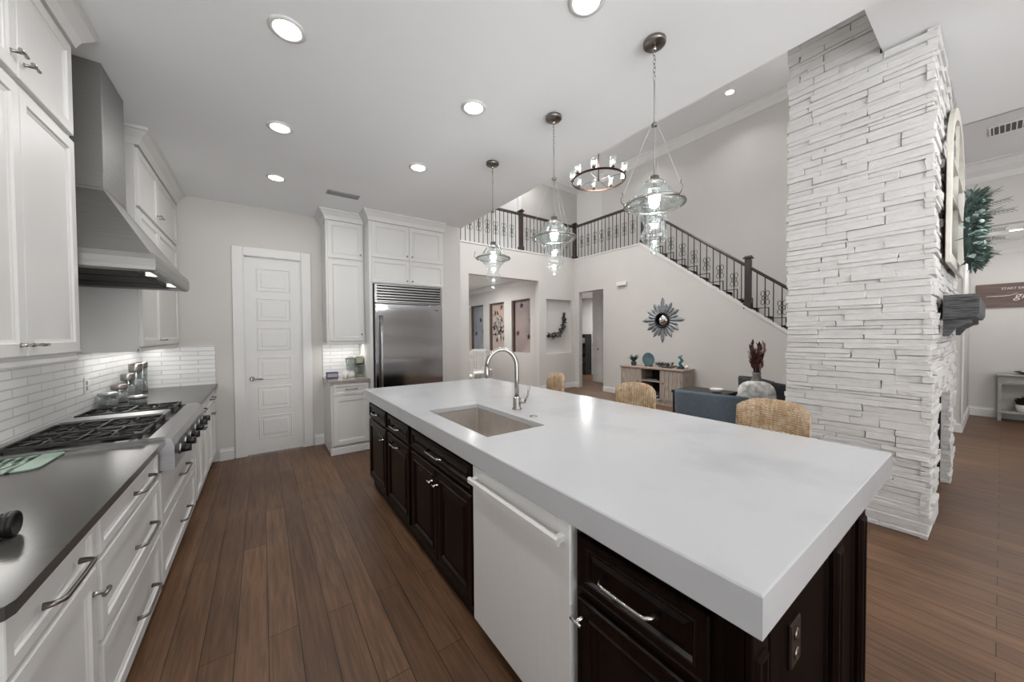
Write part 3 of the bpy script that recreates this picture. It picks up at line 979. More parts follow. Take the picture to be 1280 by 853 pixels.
# refrigerator
t = thing('refrigerator', 'built-in stainless steel refrigerator with louvred top grille', 'refrigerator', (1.63, 4.95, 0))
b = MB(); b.box(1.165, 2.093, 4.67, 5.28, .09, 2.128); b.build('body', 'steel_dark', t)
b = MB(); b.box(1.17, 2.09, 4.70, 4.74, 0, .09); b.build('toe_grille', 'black_plastic', t)
b = MB(); b.box(1.17, 2.088, 4.625, 4.668, .10, 1.875, .006, 2); dd = b.build('door', 'fridge_steel', t)
b = MB()
b.tube([(1.235, 4.57, .35), (1.235, 4.57, 1.72)], .014, 12)
for z in (.42, 1.65): b.tube([(1.235, 4.625, z), (1.235, 4.57, z)], .009, 8)
b.build('handle', 'steel', dd)
b = MB(); b.box(1.97, 2.03, 4.622, 4.625, 1.80, 1.815); b.build('badge', 'nickel_dark', dd)
b = MB()
b.box(1.17, 1.195, 4.63, 4.668, 1.89, 2.125); b.box(2.063, 2.088, 4.63, 4.668, 1.89, 2.125); b.box(1.195, 2.063, 4.63, 4.668, 2.112, 2.125); b.box(1.195, 2.063, 4.63, 4.668, 1.885, 1.895)
for k in range(6):
    z = 1.902 + k * .035
    b.prism([(4.632, z), (4.636, z + .004), (4.662, z + .026), (4.664, z + .022)], 'x', 1.195, 2.063)
    b.prism([(4.628, z), (4.634, z), (4.634, z + .016), (4.628, z + .016)], 'x', 1.195, 2.063)
b.build('grille', 'steel', t)

# ------------------------------------------------------------------ ISLAND
ZI = .945
IX0, IX1, IY0, IY1 = .80, 2.205, .27, 3.605
XI = .845     # carcass front (faces -x), doors stand 20 mm proud to .825
ZB = .85


def isl(y0, y1, label, depth=1.45):
    t = thing('island_cabinet', label, 'cabinet', (1.15, (y0 + y1) / 2, 0))
    b = MB(); b.box(XI, depth, y0 + .001, y1 - .001, .10, ZB - .002); b.build('body', 'espresso', t)
    b = MB(); b.box(.87, .89, y0 + .001, y1 - .001, 0, .10); b.build('toe_kick', 'espresso', t)
    return t


DK = [(0, .014), (.004, .020), (.012, .020), (.018, .017), (.048, .017), (.054, .021), (.060, .018), (.070, .008), (.078, .008), (.10, .014)]
t = isl(2.965, 3.56, 'espresso island cabinet with drawer and door, far end of the island')
d = front('drawer', '-x', XI, 2.99, 3.53, .695, .825, 'espresso', t, DK, True); bar_handle('-x', XI - .02, 3.26, .76, .13, 'nickel', d)
d = front('door', '-x', XI, 2.99, 3.53, .115, .67, 'espresso', t, DK); t_knob('-x', XI - .02, 3.04, .58, 'chrome', d)
t = isl(2.40, 2.963, 'espresso island cabinet with drawer above pull-out, second from the far end')
d = front('drawer', '-x', XI, 2.425, 2.94, .695, .825, 'espresso', t, DK, True); bar_handle('-x', XI - .02, 2.68, .76, .16, 'nickel', d)
d = front('door', '-x', XI, 2.425, 2.94, .115, .67, 'espresso', t, DK); bar_handle('-x', XI - .02, 2.70, .62, .16, 'nickel', d)
t = thing('island_cabinet', 'espresso sink base with wide false drawer above two doors, left of the dishwasher', 'cabinet', (1.15, 1.94, 0))
b = MB(); b.box(XI, 1.45, 1.489, 2.398, .10, .55); b.box(XI, .865, 1.489, 2.398, .55, ZB - .002); b.box(.865, 1.45, 1.489, 1.50, .55, ZB - .002); b.box(.865, 1.45, 2.387, 2.398, .55, ZB - .002); b.build('body', 'espresso', t)
b = MB(); b.box(.87, .89, 1.489, 2.398, 0, .10); b.build('toe_kick', 'espresso', t)
d = front('drawer', '-x', XI, 1.515, 2.375, .695, .825, 'espresso', t, DK, True); bar_handle('-x', XI - .02, 1.94, .76, .2, 'nickel', d)
for a, c, k in [(1.515, 1.943, 1.91), (1.947, 2.375, 1.985)]:
    d = front('door', '-x', XI, a, c, .115, .67, 'espresso', t, DK); t_knob('-x', XI - .02, k, .59, 'chrome', d)
t = isl(.355, .818, 'espresso island cabinet with drawer over door, nearest end right of the dishwasher')
d = front('drawer', '-x', XI, .385, .80, .64, .815, 'espresso', t, DK, True); bar_handle('-x', XI - .02, .60, .735, .17, 'nickel', d, out=.04)
d = front('door', '-x', XI, .385, .80, .115, .61, 'espresso', t, DK); t_knob('-x', XI - .02, .775, .555, 'chrome', d)
# dishwasher
t = thing('dishwasher', 'stainless steel dishwasher with long bar handle built into the island', 'dishwasher', (1.1, 1.152, 0))
b = MB(); b.box(.86, 1.42, .822, 1.485, .10, ZB - .004); b.build('body', 'steel_dark', t)
b = MB(); b.box(.885, .905, .822, 1.485, 0, .10); b.build('toe_kick', 'black_plastic', t)
b = MB(); b.box(.818, .858, .824, 1.482, .085, .838, .004, 2); dd = b.build('door', 'dishwasher_steel', t)
b = MB()
b.prism([(.778, .770), (.790, .762), (.795, .772), (.795, .792), (.784, .796), (.776, .788)], 'y', .845, 1.46)
for y in (.86, 1.445): b.box(.786, .819, y - .012, y + .012, .768, .792, .003)
b.build('handle', 'dishwasher_steel', dd)
# end panel and back panel of the island
t = thing('island_end_panel', 'espresso panelled near end of the island with pilasters under the countertop', 'panel', (1.35, .32, 0))
b = MB()
b.box(.828, 1.88, .315, .353, 0, ZB - .002)
b.build('panel', 'espresso_panel', t)
for x0, x1 in [(.832, .915), (1.46, 1.55), (1.79, 1.88)]:
    b = MB(); b.box(x0, x1, .298, .315, .0, ZB - .002, .003); b.rings((x0 + .012, .298, .12), (1, 0, 0), (0, 0, 1), (0, -1, 0), x1 - x0 - .024, .65, [(0, .001), (.006, .008), (.014, .008), (.02, .002)]); b.build('pilaster', 'espresso_edge', t)
for x0, x1 in [(.945, 1.43), (1.575, 1.765)]:
    b = MB(); b.rings((x0, .315, .15), (1, 0, 0), (0, 0, 1), (0, -1, 0), x1 - x0, .64, [(0, .002), (.008, .010), (.018, .010), (.026, .003), (.05, .003)]); b.build('moulding', 'espresso_panel', t)
o = MB(); o.rings((1.085, .313, .60), (1, 0, 0), (0, 0, 1), (0, -1, 0), .075, .118, [(0, .006), (.004, .010), (.014, .010)]); pl = o.build('outlet_plate', 'outlet_bronze', t)
for z in (.632, .682):
    o = MB(); o.lathe((1.1225, .303, z), [(.016, 0), (.016, .003), (0, .003)], 14, (Vector((1, 0, 0)), Vector((0, 0, 1)), Vector((0, -1, 0)))); o.box(1.114, 1.118, .299, .3005, z - .006, z + .006); o.box(1.127, 1.131, .299, .3005, z - .006, z + .006); o.build('socket', 'nickel_dark', pl)
b = MB(); b.box(1.46, 1.50, .353, 3.56, 0, ZB - .002)
for k in range(4):
    y0 = .40 + k * .79
    b.rings((1.50, y0, .12), (0, 1, 0), (0, 0, 1), (1, 0, 0), .72, .66, [(0, .012), (.05, .012), (.06, .002)])
b.box(1.50, 1.90, .353, .385, 0, ZB - .002); b.box(1.50, 1.90, 3.525, 3.56, 0, ZB - .002)
solo(b, 'island_back_panel', 'espresso', 'espresso panelled back of the island facing the woven stools', 'panel')

# island top with sink cut-out
SX0, SX1, SY0, SY1 = .925, 1.315, 1.52, 2.30
b = MB(); bm = b.bm
outer = [(IX0, IY0), (IX1, IY0), (IX1, IY1), (IX0, IY1)]
inner = [(SX0, SY0), (SX1, SY0), (SX1, SY1), (SX0, SY1)]
def ringz(pts, z): return [bm.verts.new((x, y, z)) for x, y in pts]
e = .004
o_in = [(IX0 + e, IY0 + e), (IX1 - e, IY0 + e), (IX1 - e, IY1 - e), (IX0 + e, IY1 - e)]
Rs = [ringz(inner, ZI - .03), ringz(inner, ZI), ringz(o_in, ZI), ringz(outer, ZI - e), ringz(outer, ZB + e), ringz(o_in, ZB), ringz([(x + (-.03 if x < 1.1 else .03), y + (-.03 if y < 1.9 else .03)) for x, y in inner], ZB), ringz([(x + (-.03 if x < 1.1 else .03), y + (-.03 if y < 1.9 else .03)) for x, y in inner], ZI - .03)]
Rs.append(Rs[0])
fs = []
for p, q in zip(Rs, Rs[1:]):
    for i in range(4):
        fs.append(bm.faces.new([p[i], p[(i + 1) % 4], q[(i + 1) % 4], q[i]]))
bmesh.ops.recalc_face_normals(bm, faces=fs)
solo(b, 'island_countertop', 'quartz', 'thick white quartz countertop covering the whole island', 'countertop')
# sink
b = MB(); bm = b.bm
def rr(x0, x1, y0, y1, r, z):
    out = []
    for cx, cy, a0 in [(x0 + r, y0 + r, PI), (x1 - r, y0 + r, 1.5 * PI), (x1 - r, y1 - r, 0), (x0 + r, y1 - r, .5 * PI)]:
        for k in range(5):
            a = a0 + k * PI / 8
            out.append(bm.verts.new((cx + r * math.cos(a), cy + r * math.sin(a), z)))
    return out
zt = ZI - .032
Rs = [rr(SX0 - .022, SX1 + .022, SY0 - .022, SY1 + .022, .02, zt - .004), rr(SX0 - .022, SX1 + .022, SY0 - .022, SY1 + .022, .02, zt), rr(SX0 - .002, SX1 + .002, SY0 - .002, SY1 + .002, .012, zt), rr(SX0 - .002, SX1 + .002, SY0 - .002, SY1 + .002, .012, zt - .21), rr(SX0 + .012, SX1 - .012, SY0 + .012, SY1 - .012, .012, zt - .225)]
Rs2 = [rr(SX0 - .005, SX1 + .005, SY0 - .005, SY1 + .005, .013, zt - .004), rr(SX0 - .005, SX1 + .005, SY0 - .005, SY1 + .005, .013, zt - .213), rr(SX0 + .01, SX1 - .01, SY0 + .01, SY1 - .01, .013, zt - .229)]
fs = []
n = 20
for seq in (Rs, [Rs[0]] + Rs2):
    for p, q in zip(seq, seq[1:]):
        for i in range(n):
            fs.append(bm.faces.new([p[i], p[(i + 1) % n], q[(i + 1) % n], q[i]]))
fs.append(bm.faces.new(Rs[-1])); fs.append(bm.faces.new(Rs2[-1]))
bmesh.ops.recalc_face_normals(bm, faces=fs)
t = thing('kitchen_sink', 'rectangular undermount stainless steel sink in the island top', 'sink', (1.12, 1.91, ZI - .26))
sk = b.build('basin', 'sink_steel', t)
b = MB(); b.lathe((1.2, 1.91, zt - .2248), [(.045, 0), (.043, .003), (.03, .0035), (.028, .0015), (0, .0015)], 20); b.build('drain', 'chrome', t)
# faucet
t = thing('kitchen_faucet', 'tall brushed gooseneck faucet standing behind the island sink', 'faucet', (1.455, 1.965, ZI))
fx, fy = 1.44, 1.965
b = MB(); b.lathe((fx, fy, ZI), [(.034, 0), (.034, .006), (.028, .012), (.027, .075), (.022, .085), (.0145, .09)], 24); b.build('base', 'nickel', t)
b = MB()
pts = [(fx, fy, ZI + .085), (fx, fy, ZI + .20), (fx, fy, ZI + .30)]
Rg = .105
ddx, ddy = -.93, .37   # spout direction
nrm = math.hypot(ddx, ddy); ddx /= nrm; ddy /= nrm
for k in range(1, 13):
    a = PI * k / 12
    pts.append((fx + ddx * Rg * (1 - math.cos(a)), fy + ddy * Rg * (1 - math.cos(a)), ZI + .30 + Rg * 1.15 * math.sin(a)))
b.tube(pts, .0155, 14)
b.build('neck', 'nickel', t)
ex, ey = fx + ddx * 2 * Rg, fy + ddy * 2 * Rg
b = MB(); b.lathe((ex, ey, ZI + .195), [(.015, .03), (.018, .034), (.019, .06), (.017, .10), (.0155, .108)], 18); b.build('spray_head', 'nickel', t)
b = MB(); b.tube([(fx, fy, ZI + .055), (fx + .03, fy - .055, ZI + .06)], .016, 12); b.tube([(fx + .028, fy - .055, ZI + .06), (fx + .038, fy - .075, ZI + .10), (fx + .045, fy - .085, ZI + .165)], [.008, .0065, .006], 10); b.build('lever', 'nickel', t)
b = MB(); b.lathe((1.395, 1.725, ZI), [(.026, 0), (.026, .003), (.022, .005), (.014, .005), (.013, .009), (0, .010)], 20)
solo(b, 'sink_button', 'nickel', 'round metal push button in the island top beside the faucet', 'button')

# ------------------------------------------------------------------ things on the left counter
t = thing('cutting_board', 'green glass board with dark leaf print lying beside the rangetop', 'cutting board', (-.92, 2.44, .914))
b = MB(); bm = b.bm
pts = []
for cx, cy, a0, r in [(-.815, 2.375, 1.5 * PI, .04), (-.795, 2.585, 0, .02), (-1.03, 2.585, .5 * PI, .02), (-1.02, 2.365, PI, .03)]:
    for k in range(5):
        a = a0 + k * PI / 8
        pts.append((cx + r * math.cos(a), cy + r * math.sin(a)))
b.prism(pts, 'z', .9165, .9225); b.build('board', 'green_board', t)
for x, y in [(-.82, 2.38), (-.82, 2.58), (-1.03, 2.58), (-1.02, 2.38)]:
    b = MB(); b.cyl((x, y, .914), .008, .0025, seg=10); b.build('foot', 'black_plastic', t)
t = thing('black_cylinder', 'black ribbed cylinder lying on the counter at the left edge', 'counter_item', (-.70, 1.60, .914))  # plain black cylinder of unknown use
b = MB(); b.lathe((-.83, 1.60, .949), [(0, 0), (.03, 0), (.033, .004), (.033, .235), (.03, .24)], 28, 'x'); b.build('barrel', 'black_plastic', t)
b = MB(); b.lathe((-.59, 1.60, .949), [(.031, 0), (.035, .003), (.035, .008), (.033, .010), (.035, .012), (.035, .018), (.032, .021), (.027, .021), (.024, .014), (0, .012)], 28, 'x'); b.build('end_cap', 'cast_iron', t)


def canister(x, y, r, h, lid, label, fill=.7, m='jar_glass', lidm='nickel_dark'):
    t = thing('glass_canister', label, 'canister', (x, y, .914))
    b = MB(); b.lathe((x, y, .914), [(r * .92, 0), (r, .006), (r, h), (r - .004, h), (r - .004, .008), (0, .008)], 20); b.build('jar', m, t)
    b = MB(); b.cyl((x, y, .9225), r - .006, h * fill, seg=20); b.build('contents', 'jar_fill', t)
    b = MB(); b.lathe((x, y, .914 + h + .0005), [(r + .002, 0), (r + .003, .004), (r + .003, lid), (r * .6, lid + .006), (0, lid + .006)], 20); b.build('lid', lidm, t)


canister(-.99, 5.02, .040, .245, .05, 'tallest canister nearest the corner, beyond the rangetop', .6)
canister(-.99, 4.80, .045, .225, .07, 'tall clear canister with dark lid, second from the corner', .62)
canister(-.99, 4.56, .045, .165, .055, 'medium canister with dark lid, third from the corner', .65)
canister(-.99, 4.33, .050, .115, .035, 'short canister with dark lid, fourth from the corner', .6)
canister(-1.0, 4.10, .055, .095, .018, 'squat wide glass jar with flat metal lid behind the far grate', .5, lidm='steel')
canister(-.84, 4.12, .055, .055, .015, 'lowest squat glass jar standing in front of the others beyond rangetop', .5, lidm='steel')
# outlet in the tile
t = thing('wall_outlet', 'white outlet plate in the tiled backsplash behind the rangetop', 'outlet', (XW + .012, 3.93, 1.10))
b = MB(); b.box(XW + .012, XW + .018, 3.89, 3.97, 1.05, 1.17, .002); b.build('plate', 'trim_paint', t)
b = MB(); b.box(XW + .018, XW + .020, 3.915, 3.945, 1.075, 1.105, .0005); b.box(XW + .018, XW + .020, 3.915, 3.945, 1.115, 1.145, .0005); b.build('socket', 'vent_metal', t)

# coffee corner
t = thing('snack_box', 'small purple box standing at the left of coffee counter', 'box', (.73, 5.0, .914))
b = MB(); b.box(.645 + .01, .79, 4.97, 5.03, .914, 1.0, .004); b.build('box', 'purple', t)
b = MB(); b.box(.665, .78, 4.968, 4.97, .935, .98); b.build('label', 'sage_plastic', t)
t = thing('blender', 'clear jug blender with sage motor unit on the coffee counter', 'blender', (.97, 5.05, .914))
b = MB(); b.lathe((.95, 5.05, .914), [(.06, 0), (.065, .01), (.06, .05), (.045, .07), (.045, .08)], 20); b.build('base', 'white_pot', t)
b = MB(); b.lathe((.95, 5.05, .995), [(.04, 0), (.05, .02), (.062, .16), (.058, .16), (.046, .02), (0, .01)], 20); b.build('jug', 'jar_glass', t)
b = MB(); b.lathe((.95, 5.05, 1.156), [(.063, 0), (.063, .015), (.03, .02), (.03, .035), (0, .035)], 20); b.build('lid', 'vent_metal', t)
t = thing('coffee_maker', 'sage green coffee maker beside the refrigerator cabinet', 'coffee maker', (1.05, 5.1, .914))
b = MB(); b.box(1.02, 1.10, 5.03, 5.22, .914, .935, .005); b.box(1.02, 1.10, 5.15, 5.22, .935, 1.09, .005); b.box(1.015, 1.105, 5.02, 5.22, 1.09, 1.19, .01, 2); b.build('body', 'sage_plastic', t)
b = MB(); b.box(1.018, 1.102, 5.025, 5.20, 1.072, 1.09, .003); b.build('drip_head', 'black_plastic', t)
b = MB(); b.lathe((1.06, 5.09, .936), [(.03, 0), (.036, .02), (.034, .08), (.03, .1), (.027, .1), (.03, .02), (0, .005)], 16); b.build('carafe', 'jar_glass', t)
t = thing('mug', 'small white mug in front of the coffee maker', 'mug', (.86, 4.92, .914))
b = MB(); b.lathe((.86, 4.92, .914), [(.025, 0), (.03, .01), (.032, .075), (.028, .075), (.026, .012), (0, .01)], 16); b.build('cup', 'white_pot', t)
b = MB(); b.tube([(.891, 4.92, .93), (.915, 4.92, .94), (.915, 4.92, .965), (.891, 4.92, .975)], .005, 6); b.build('handle', 'white_pot', t)

# ------------------------------------------------------------------ ceiling fixtures
lamps = [(.131, 2.157, 'recessed downlight nearest above the left aisle'), (.136, 3.196, 'second recessed downlight above the left aisle'), (.138, 4.23, 'third recessed downlight above the left aisle, by the back wall'),
         (1.276, 1.163, 'recessed downlight cut by the top edge of the picture'), (1.223, 2.154, 'recessed downlight above the middle of the island'), (1.224, 3.215, 'recessed downlight above the far end of the island')]
proto = None


def downlight(x, y, z, r, label):
    t = thing('recessed_light', label, 'ceiling light', (x, y, z))
    b = MB(); b.lathe((x, y, z - .012), [(r, .012), (r + .022, .012), (r + .024, .006), (r + .006, 0), (r, .004)], 28, close=True); b.build('trim_ring', 'trim_paint', t)
    b = MB(); b.lathe((x, y, z - .006), [(0, .0), (r, 0), (r, .005), (0, .005)], 28); b.build('lens', 'bulb_glow', t)
    return t


for x, y, lab in lamps:
    downlight(x, y, ZC, .062, lab)
downlight(7.4, 3.1, 6.1, .07, 'recessed downlight in the high ceiling beside the stone chimney')
downlight(8.99, -.1, 2.95, .06, 'recessed downlight in the low side hall ceiling at right')


def vent(x0, x1, y0, y1, z, label, along, n, m='vent_metal'):
    t = thing('ceiling_vent', label, 'vent', ((x0 + x1) / 2, (y0 + y1) / 2, z))
    b = MB(); f = .014
    for q in [(x0, x1, y0, y0 + f), (x0, x1, y1 - f, y1), (x0, x0 + f, y0 + f, y1 - f), (x1 - f, x1, y0 + f, y1 - f)]:
        b.box(*q, z - .01, z - .001)
    b.build('frame', m, t)
    b = MB(); b.box(x0 + f, x1 - f, y0 + f, y1 - f, z - .003, z - .001); b.build('duct', 'black_plastic', t)
    b = MB()
    for k in range(n):
        if along == 'x':
            yy = y0 + f + (k + .5) * (y1 - y0 - 2 * f) / n
            b.box(x0 + f, x1 - f, yy - .004, yy + .004, z - .010, z - .003)
        else:
            xx = x0 + f + (k + .5) * (x1 - x0 - 2 * f) / n
            b.box(xx - .005, xx + .005, y0 + f, y1 - f, z - .010, z - .003)
    b.build('louvres', m, t)


vent(.60, .93, 4.25, 4.37, ZC, 'rectangular ceiling vent in front of the narrow white cabinet', 'x', 5)
vent(6.83, 7.14, -.45, .12, 3.80, 'long ceiling vent with white bars in the right room', 'x', 14, 'ceiling_paint')


# ------------------------------------------------------------------ pendants
def pendant():
    t = thing('glass_pendant', 'x', 'pendant lamp', (0, 0, 0), 'glass pendants over the island')
    b = MB(); b.lathe((0, 0, ZC - .03), [(0, 0), (.052, 0), (.058, .006), (.058, .022), (.05, .029)], 28); b.build('canopy', 'nickel_dark', t)
    b = MB(); b.lathe((0, 0, ZC - .06), [(.006, 0), (.012, .008), (.012, .022), (.006, .03)], 12)
    n = 7
    for k in range(n):
        z = ZC - .065 - k * .022
        pts = [((.007 * math.cos(a)) if k % 2 else 0, 0 if k % 2 else (.007 * math.cos(a)), z - .006 + .014 * math.sin(a)) for a in [i * PI / 4 for i in range(8)]]
        b.tube(pts, .0018, 5, closed=True)
    b.build('chain', 'nickel', t)
    b = MB(); b.tube([(0, 0, 2.83), (0, 0, 2.60)], .0045, 8); b.tube([(0, 0, 2.60), (0, 0, 2.315)], .0035, 8); b.build('rod', 'vent_metal', t)
    b = MB(); b.lathe((0, 0, 2.585), [(0, 0), (.014, .004), (.018, .012), (.014, .02), (0, .024)], 14); b.build('hub', 'nickel_dark', t)
    b = MB()
    for k in range(3):
        a = k * 2 * PI / 3 + .35
        c, s_ = math.cos(a), math.sin(a)
        b.tube([(c * .014, s_ * .014, 2.597), (c * .05, s_ * .05, 2.52), (c * .11, s_ * .11, 2.36), (c * .165, s_ * .165, 2.225)], .0006, 5)
    b.build('suspension_wires', 'white_paint', t)
    b = MB(); b.lathe((0, 0, 2.275), [(.045, 0), (.05, .004), (.05, .014), (.03, .02), (.024, .045), (.01, .05)], 20); b.build('cap', 'nickel', t)
    # bell with stepped shoulders
    prof = [(.046, 2.285), (.058, 2.278), (.062, 2.262), (.076, 2.255), (.080, 2.240), (.094, 2.232), (.098, 2.218), (.108, 2.208), (.112, 2.192), (.124, 2.182), (.152, 2.172)]
    th = .003
    full = [(r, z - 2.1) for r, z in prof] + [(r - th, z - 2.1 - th * .5) for r, z in reversed(prof)]
    b = MB(); b.lathe((0, 0, 2.1), full, 36, close=True); b.build('glass_bell', 'glass', t)
    prof = [(.150, 2.168), (.135, 2.152), (.105, 2.135), (.080, 2.110), (.062, 2.080), (.052, 2.055), (.056, 2.035), (.068, 2.015), (.070, 1.995), (.060, 1.972), (.042, 1.955), (.024, 1.945), (.020, 1.938), (.026, 1.930), (.028, 1.920), (.020, 1.908), (.008, 1.900), (0, 1.896)]
    b = MB(); b.lathe((0, 0, 0), [(max(r, 0), z) for r, z in prof], 36); b.build('glass_urn', 'glass', t)
    b = MB(); b.lathe((0, 0, 0), [(.150, 2.176), (.158, 2.176), (.160, 2.170), (.158, 2.164), (.150, 2.164)], 40, close=True)
    b.build('ring', 'nickel', t)
    for k in range(3):
        a = k * 2 * PI / 3 + .35
        c, s_ = math.cos(a), math.sin(a)
        b = MB()
        b.tube([(c * .158, s_ * .158, 2.17), (c * .175, s_ * .175, 2.185), (c * .178, s_ * .178, 2.205), (c * .165, s_ * .165, 2.225), (c * .172, s_ * .172, 2.238)], [.004, .003, .003, .003, .004], 6)
        b.build('scroll_hook', 'nickel_dark', t)
    b = MB(); b.cyl((0, 0, 2.235), .014, .045, seg=12); b.build('socket', 'nickel', t)
    b = MB(); b.sphere((0, 0, 2.185), .028, 16, (1, 1, 1.25)); b.build('bulb', 'bulb_glow', t)
    return t


pp = pendant()
spots = [(1.747, 1.108, 'clear glass bell pendant nearest the camera, largest of the three'), (1.747, 1.909, 'clear glass bell pendant in the middle of the three over the island'), (1.747, 2.738, 'clear glass bell pendant farthest from the camera, over the far island end')]
for i, (x, y, lab) in enumerate(spots):
    o = pp if i == 0 else copy_tree(pp, (x, y, 0))
    o.location = (x, y, 0)
    o['label'] = lab
    l = bpy.data.lights.new('pendant_glow', 'POINT'); l.energy = 5; l.shadow_soft_size = .03; l.color = (1, .98, .95)
    lo_ = bpy.data.objects.new('pendant_glow', l); lo_.location = (x, y, 2.135); C.objects.link(lo_)

l = bpy.data.lights.new('chandelier_glow', 'POINT'); l.energy = 45; l.shadow_soft_size = .15; l.color = (1, .98, .96)
lo_ = bpy.data.objects.new('chandelier_glow', l); lo_.location = (4.30, 3.68, 4.02); C.objects.link(lo_)
# chandelier
cx, cy, cz, cr = 4.30, 3.68, 3.86, .40
t = thing('ring_chandelier', 'bronze ring chandelier with glass candle cups hanging in the living room', 'chandelier', (cx, cy, cz))
b = MB(); b.lathe((cx, cy, cz - .018), [(cr - .008, 0), (cr + .008, 0), (cr + .008, .026), (cr - .008, .026)], 48, close=True, smooth=False); b.build('ring', 'bronze', t)
b = MB(); b.tube([(cx, cy, cz - .02), (cx, cy, 6.08)], .008, 8); b.lathe((cx, cy, 6.06), [(.06, 0), (.065, .01), (.065, .038), (.05, .039)], 20); b.build('stem', 'bronze', t)
b = MB()
for k in range(4):
    a = k * PI / 2 + .3
    b.tube([(cx + cr * math.cos(a), cy + cr * math.sin(a), cz), (cx + .01 * math.cos(a), cy + .01 * math.sin(a), cz)], .0035, 6)
b.build('spokes', 'bronze', t)
for k in range(9):
    a = k * 2 * PI / 9 + .2
    px, py = cx + cr * math.cos(a), cy + cr * math.sin(a)
    b = MB(); b.lathe((px, py, cz + .019), [(.02, 0), (.03, .006), (.012, .014), (.012, .05), (0, .05)], 12); cu = b.build('candle_cup', 'bronze', t)
    b = MB(); b.sphere((px, py, cz + .095), .017, 10, (1, 1, 1.6)); b.build('bulb', 'bulb_warm', cu)
    b = MB(); b.lathe((px, py, cz + .03), [(.040, 0), (.040, .15), (.038, .15), (.038, 0)], 16, close=True); b.build('glass_shade', 'glass', cu)

# ------------------------------------------------------------------ woven stools
def stool():
    t = thing('woven_stool', 'x', 'stool', (0, 0, 0))
    w = .18
    for sx in (-1, 1):
        for sy in (-1, 1):
            b = MB(); b.tube([(sx * .20, sy * .20, 0), (sx * .175, sy * .18, .62)], [.014, .018], 8); b.build('leg', 'rail_wood', t)
    b = MB(); b.tube([(-.195, -.195, .2), (.195, -.195, .2), (.195, .195, .2), (-.195, .195, .2)], .01, 8, closed=True); b.build('footrest', 'rail_wood', t)
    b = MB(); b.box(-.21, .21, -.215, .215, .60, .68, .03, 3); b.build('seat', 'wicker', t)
    # curved, softly arched back on +x side: thick woven shell
    b = MB(); bm = b.bm
    nu, nv = 15, 8
    F, B_ = [], []
    for j in range(nv + 1):
        v = j / nv
        rowF, rowB = [], []
        for i in range(nu + 1):
            u = -1 + 2 * i / nu
            top = 1.075 - .05 * abs(u) ** 3.2
            z = .62 + (top - .62) * v
            y = u * w * (1 if v > .1 else .98)
            x = .195 + .03 * v - .045 * abs(u) ** 2.4
            th = .017 * (1 - .5 * (v > .97)) * (1 - .35 * (abs(u) > .97))
            rowF.append(bm.verts.new((x - th, y, z)))
            rowB.append(bm.verts.new((x + th, y, z)))
        F.append(rowF); B_.append(rowB)
    fs = []
    for j in range(nv):
        for i in range(nu):
            fs.append(bm.faces.new([F[j][i], F[j][i + 1], F[j + 1][i + 1], F[j + 1][i]]))
            fs.append(bm.faces.new([B_[j][i], B_[j][i + 1], B_[j + 1][i + 1], B_[j + 1][i]]))
        for i in (0, nu):
            fs.append(bm.faces.new([F[j][i], F[j + 1][i], B_[j + 1][i], B_[j][i]]))
    for j in (0, nv):
        for i in range(nu):
            fs.append(bm.faces.new([F[j][i], F[j][i + 1], B_[j][i + 1], B_[j][i]]))
    bmesh.ops.recalc_face_normals(bm, faces=fs)
    for f in fs: f.smooth = True
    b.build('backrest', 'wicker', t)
    return t


s0 = stool()
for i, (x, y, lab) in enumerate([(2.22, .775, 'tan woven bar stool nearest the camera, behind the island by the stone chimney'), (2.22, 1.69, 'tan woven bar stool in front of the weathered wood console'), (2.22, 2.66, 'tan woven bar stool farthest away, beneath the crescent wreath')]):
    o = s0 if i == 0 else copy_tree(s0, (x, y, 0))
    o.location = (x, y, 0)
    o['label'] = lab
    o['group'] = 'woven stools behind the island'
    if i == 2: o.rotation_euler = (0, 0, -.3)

# ------------------------------------------------------------------ STONE CHIMNEY
FX0, FX1, FY0, FY1 = 3.787, 5.86, .287, 1.115
t = thing('stone_fireplace', 'white dry-stacked stone chimney breast rising to the ceiling', 'fireplace', ((FX0 + FX1) / 2, .7, 0))
b = MB()
q = .03
b.box(FX0 + q, 4.32, FY0 + q, FY1 - q, 0, 3.56); b.box(5.36, FX1 - q, FY0 + q, FY1 - q, 0, 3.56)
b.box(4.32, 5.36, FY0 + q, FY1 - q, .95, 3.56); b.box(4.32, 5.36, .75, FY1 - q, 0, .95)
b.box(FX0 + q, FX1 - q, .56, FY1 - q, 3.56, 6.1)
b.build('core', 'stone_white', t)
b = MB()
rnd = random.Random(3)


def stone(mbx, x0, x1, y0, y1, z0, z1):
    bm = mbx.bm
    nx = 1
    vs = mbx.box(x0, x1, y0, y1, z0, z1, min(.004, (z1 - z0) * .12))
    ph = rnd.uniform(0, 9)
    tz = rnd.uniform(-.012, .012) * 0.5
    for v in vs:
        v.co.x += rnd.uniform(-.004, .004)
        v.co.y += rnd.uniform(-.004, .004)
        v.co.z += rnd.uniform(-.0025, .0025)


